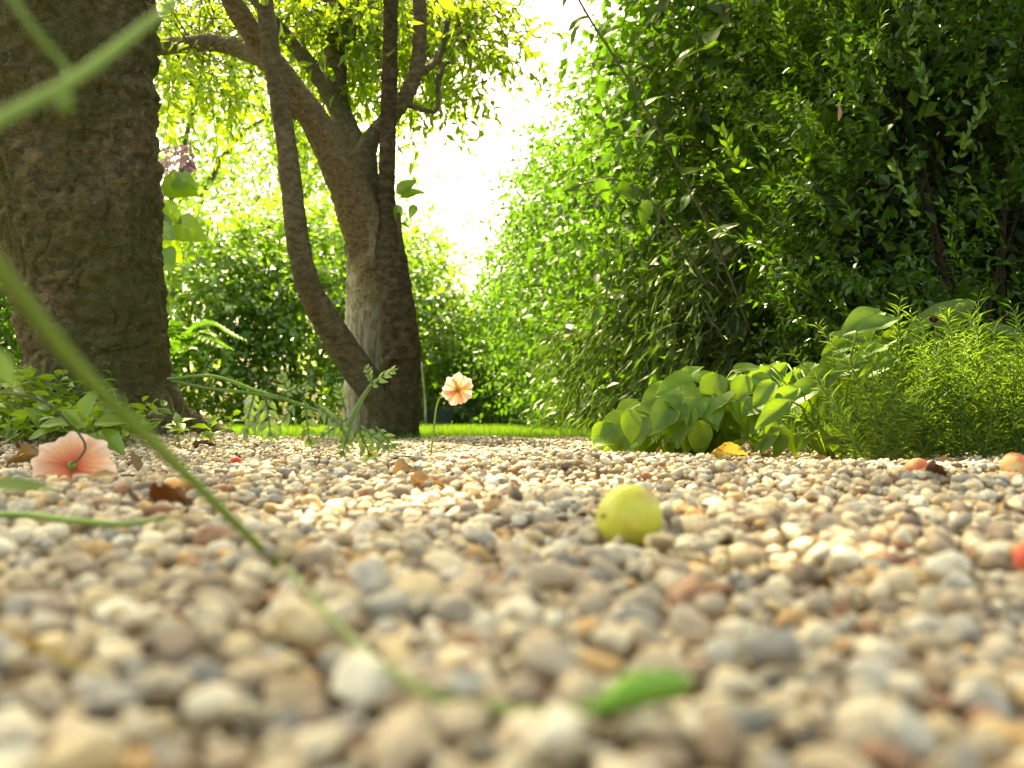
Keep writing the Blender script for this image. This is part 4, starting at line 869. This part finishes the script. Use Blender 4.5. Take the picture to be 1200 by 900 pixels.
# spray of cut poppy leaves
def cutleaf(c, a, nn, ln, lobes=4, wid=.38):
    """deeply lobed leaf: rachis strip with pointed lobes"""
    a = unit(np.array(a, float)); nn = np.array(nn, float); nn = unit(nn - a * (a @ nn)); s = np.cross(nn, a); parts = []
    tt = np.linspace(.2, .85, lobes); C, A, N, L_, W_ = [], [], [], [], []
    for t_ in tt:
        for sg in (-1, 1):
            C.append(c + a * ln * t_ - nn * ln * .12 * t_ ** 2); A.append(a * .8 + s * sg * .8 - nn * .15 + rng.normal(0, .1, 3)); N.append(nn + rng.normal(0, .2, 3)); L_.append(ln * wid * (1.1 - .5 * abs(t_ - .5) * 2) * rng.uniform(.8, 1.15)); W_.append(ln * .15)
    C.append(c + a * ln * .78 - nn * ln * .07); A.append(a - nn * .2); N.append(nn); L_.append(ln * .34); W_.append(ln * .13)
    p1 = leaves(np.array(C), np.array(A), np.array(N), np.array(L_), np.array(W_), T8)
    p2 = tube([c, c + a * ln * .5 - nn * ln * .03, c + a * ln * .95 - nn * ln * .11], [.0011, .001, .0005], 5, 8)
    return join([p1, p2])
YS = 1.02
lsp = thing('poppy_leaf_spray', 'spray of deeply cut green poppy leaves arching over the gravel', 'plant', toppx(415, YS)); lsb = np.array(lsp.location)
V, F = tube([P(196, 444, YS - .1), P(250, 441, YS - .08), P(300, 458, YS - .05), P(340, 470, YS - .02), P(390, 490, YS), P(415, 515, YS)], [.0012, .0016, .0019, .0019, .0018, .0015], 7, 30); link('stem', mesh('stem', V - lsb, F, M['poppyleaf']), lsp)
V, F = tube([P(200, 446, YS - .1), P(245, 455, YS - .09), P(290, 460, YS - .06), P(330, 468, YS - .03)], [.0010, .0014, .0016, .0014], 7, 20); link('stem', mesh('stem', V - lsb, F, M['poppyleaf']), lsp)
V, F = tube([P(403, 520, YS), P(412, 492, YS), P(425, 466, YS), P(437, 448, YS)], [.0028, .0028, .0024, .0014], 8, 20); link('stem', mesh('stem', V - lsb, F, M['poppyleaf']), lsp)
for (u, v, au, av, l_) in [(432, 455, 32, -26, .036), (310, 458, 14, 55, .052), (320, 464, -34, 40, .050), (358, 470, 4, 50, .046), (350, 470, -26, 30, .036), (368, 472, 30, 22, .036), (330, 462, 34, -14, .03), (340, 468, -10, -26, .03), (395, 488, 10, 22, .03), (412, 498, -10, 30, .034), (418, 498, 14, 34, .038), (424, 500, 34, 24, .038), (408, 490, -26, 16, .034), (405, 480, -8, -24, .028), (440, 500, 26, 26, .03), (300, 455, -10, 40, .034), (436, 450, -8, -20, .02)]:
    V, F = cutleaf(P(u, v, YS - .03), (au, rng.normal(-6, 8), -av), (rng.normal(0, .3), -.8, .6), l_ * .95); link('leaf', mesh('leaf', V - lsb, F, M['poppyleaf']), lsp)

# ------------------------------------------------------------------ fruit and litter on the gravel
def fruit(name, label, cat, u, y, r, mat, sq=(1, 1, .97), rot=0, groove=.05, group=None, sink=.12, stalk=False):
    V0, F0 = ico(4); ang = np.arctan2(V0[:, 1], V0[:, 0]); hor = np.hypot(V0[:, 0], V0[:, 1])
    d = 1 - groove * np.exp(-(ang / .22) ** 2) * hor - .06 * np.exp(-(hor / .22) ** 2) * (V0[:, 2] > 0) + .015 * vnoise(V0 * 2 + u)
    c = toppx(u, y); c[2] = max(c[2] + r * (1 - sink), tmax(c[0], c[1], .002) + r * .7 if r < .0065 else -1)
    t = thing(name, label, cat, c, group); t.rotation_euler = (rot, .25 * rot, rot * 1.7)
    link('flesh', mesh('flesh', V0 * d[:, None] * r * np.array(sq), F0, mat), t)
    V, F = tube([(0, 0, r * .78), (r * .02, 0, r * .95), (r * .08, 0, r * (1.5 if stalk else 1.0))], [r * .05, r * .045, r * .05], 6, 6); link('stalk', mesh('stalk', V, F, M['dkstem']), t)
    return t
fruit('green_plum', 'round yellow green unripe plum lying on the gravel', 'plum', 737, .385, .0130, M['plum'], (1, 1, .95), 5.2, .02)
FB = 'small red berries on the gravel'
fruit('red_berry', 'small red berry on the gravel under the poppy leaf spray', 'berry', 345, 1.08, .0056, M['berry'], rot=1.2, group=FB)
fruit('red_berry', 'small red berry on the gravel nearer the root of the mossy trunk', 'berry', 277, 1.02, .0058, M['berry'], (1.2, 1, .8), rot=.8, group=FB)
fruit('red_berry', 'small red berry at the edge of the round leaved herb', 'berry', 743, 1.12, .0054, M['berry'], rot=1.9, group=FB)
fruit('windfall_fruit', 'smaller and paler of the two windfall fruits on gravel before the feathery plant', 'fruit', 1074, .82, .0105, M['peach'], (1.1, 1, .9), 1.3)
fruit('windfall_fruit', 'larger orange red blushed windfall fruit on gravel before the feathery plant', 'fruit', 1190, .76, .0120, M['peach'], (1.25, 1, .85), 2.6)
fruit('dried_fruit', 'small orange dried fruit on the gravel beside the green plum', 'fruit', 815, .44, .0060, M['orange'], (1.2, 1, .7), .9, sink=.3)
fruit('dried_fruit', 'dull orange dried fruit on the gravel behind the slanting stem', 'fruit', 212, .62, .0085, M['orange'], (1.3, 1, .6), .5, sink=.25)
fruit('purple_berry', 'dark pink berry half sunk among pebbles before the windfall fruit', 'berry', 1203, .27, .0042, M['berry'], rot=.4, sink=.2)
def litter(name, label, u, y, ln, a, mat, wid=.5, cup=.6, curl=.3, seed=0, lift=.006, n=(0, -.4, 1)):
    o = link(name, mesh(name, *ovate(15, 5, wid, .75, .12, cup * .55, curl, seed, .42), mat), None, frame(toppx(u, y) + (0, 0, lift), a, n, ln)); return tag(o, label, 'leaf')
litter('yellow_leaf', 'curled yellow fallen leaf propped on gravel below the round leaved herb', 832, 1.16, .050, (1, .1, .25), M['dryy'], .5, .5, .45, 1, .006, (0, -.8, .6))
litter('dead_leaf', 'brown dead leaf beneath the yellow fallen leaf', 842, 1.08, .032, (1, -.2, .0), M['dryo'], .45, .3, .1, 2, .003, (0, -.1, 1))
litter('dead_leaf', 'dark reddish brown rolled leaf on gravel behind the slanting stem', 175, .50, .022, (1, .1, .05), M['dry'], .75, 1.6, .1, 3, .006, (0, -1, .3))
litter('dead_leaf', 'ochre dead leaf on gravel between the poppy leaf spray and the plum', 462, .75, .028, (1, .3, .1), M['dryo'], .5, .7, .3, 4, .004)
litter('dead_leaf', 'orange brown dead leaf lying before the ochre one', 484, .63, .020, (.9, -.3, .15), M['dryo'], .5, .9, .3, 5, .004)
litter('dead_leaf', 'brown curled leaf on gravel at the root of the mossy trunk', 228, 1.62, .03, (1, .2, .5), M['dry'], .5, 1.0, .4, 6, .008)
litter('dead_leaf', 'brown leaf scrap beneath the drooping poppy', 40, .82, .05, (1, .2, .1), M['dry'], .5, .5, .3, 7, .006)
litter('dead_leaf', 'tan leaf scrap on gravel near the drooping poppy stem', 10, 1.05, .045, (1, .2, .4), M['dryo'], .6, .5, .3, 8, .008)
litter('dead_leaf', 'small brown leaf on gravel before the smaller windfall fruit', 1085, .66, .018, (1, .4, .1), M['dry'], .5, .6, .3, 9, .004)
n = 1500; y = np.sqrt(rng.uniform(.30 ** 2, 2.0 ** 2, n)); x = rng.uniform(-.55, .55, n) * y; z = np.array([top(a_, b_) for a_, b_ in zip(x, y)]) + .0015
kp = ~bedmask(x, y); C = np.stack([x, y, z], -1)[kp]; n = len(C); sz_ = rng.lognormal(math.log(.0075), .45, n)
V, F = leaves(C, rng.normal(0, 1, (n, 3)) * (1, 1, .35), np.tile((0, 0, 1.), (n, 1)) + rng.normal(0, .5, (n, 3)), sz_, sz_ * rng.uniform(.25, .7, n), T8)
M['crumb'] = leaf_mat('leaf crumb', [(.05, .03, .018), (.16, .075, .03), (.09, .05, .03), (.28, .16, .06), (.07, .04, .02)], (.12, .05, .02), .2, .03)
o = link('leaf_litter', mesh('leaf_litter', V, F, M['crumb'])); o['kind'] = 'stuff'; o['label'] = 'tiny brown leaf crumbs scattered over the gravel'; o['category'] = 'litter'
tl = ['thin dark twig on gravel before the forked tree', 'thin dark twig on gravel between mossy root and red berries', 'thin dark twig on gravel beside the green plum', 'thin dark twig on gravel before the round leaved herb', 'thin dark twig on gravel before the feathery plant', 'thin dark twig on gravel below the drooping poppy']
for (u, y, ln, an), lab in zip([(478, 1.2, .06, .9), (235, 1.15, .06, .3), (650, .52, .03, 2.4), (690, 1.0, .05, .2), (1110, .72, .035, .15), (120, .72, .04, .6)], tl):
    c = toppx(u, y); d = np.array((math.cos(an), math.sin(an), 0)); pts = []
    for s in (-.5, -.15, .2, .5):
        p = c + d * ln * s + rng.normal(0, .002, 3); p[2] = max(top(p[0], p[1]), c[2]) + .002; pts.append(p)
    V, F = tube(pts, [.0012, .0011, .0009, .0005], 6, 14); one('dry_twig', lab, 'twig', V, F, M['dark_twig'], c, 'dry twigs on the gravel')
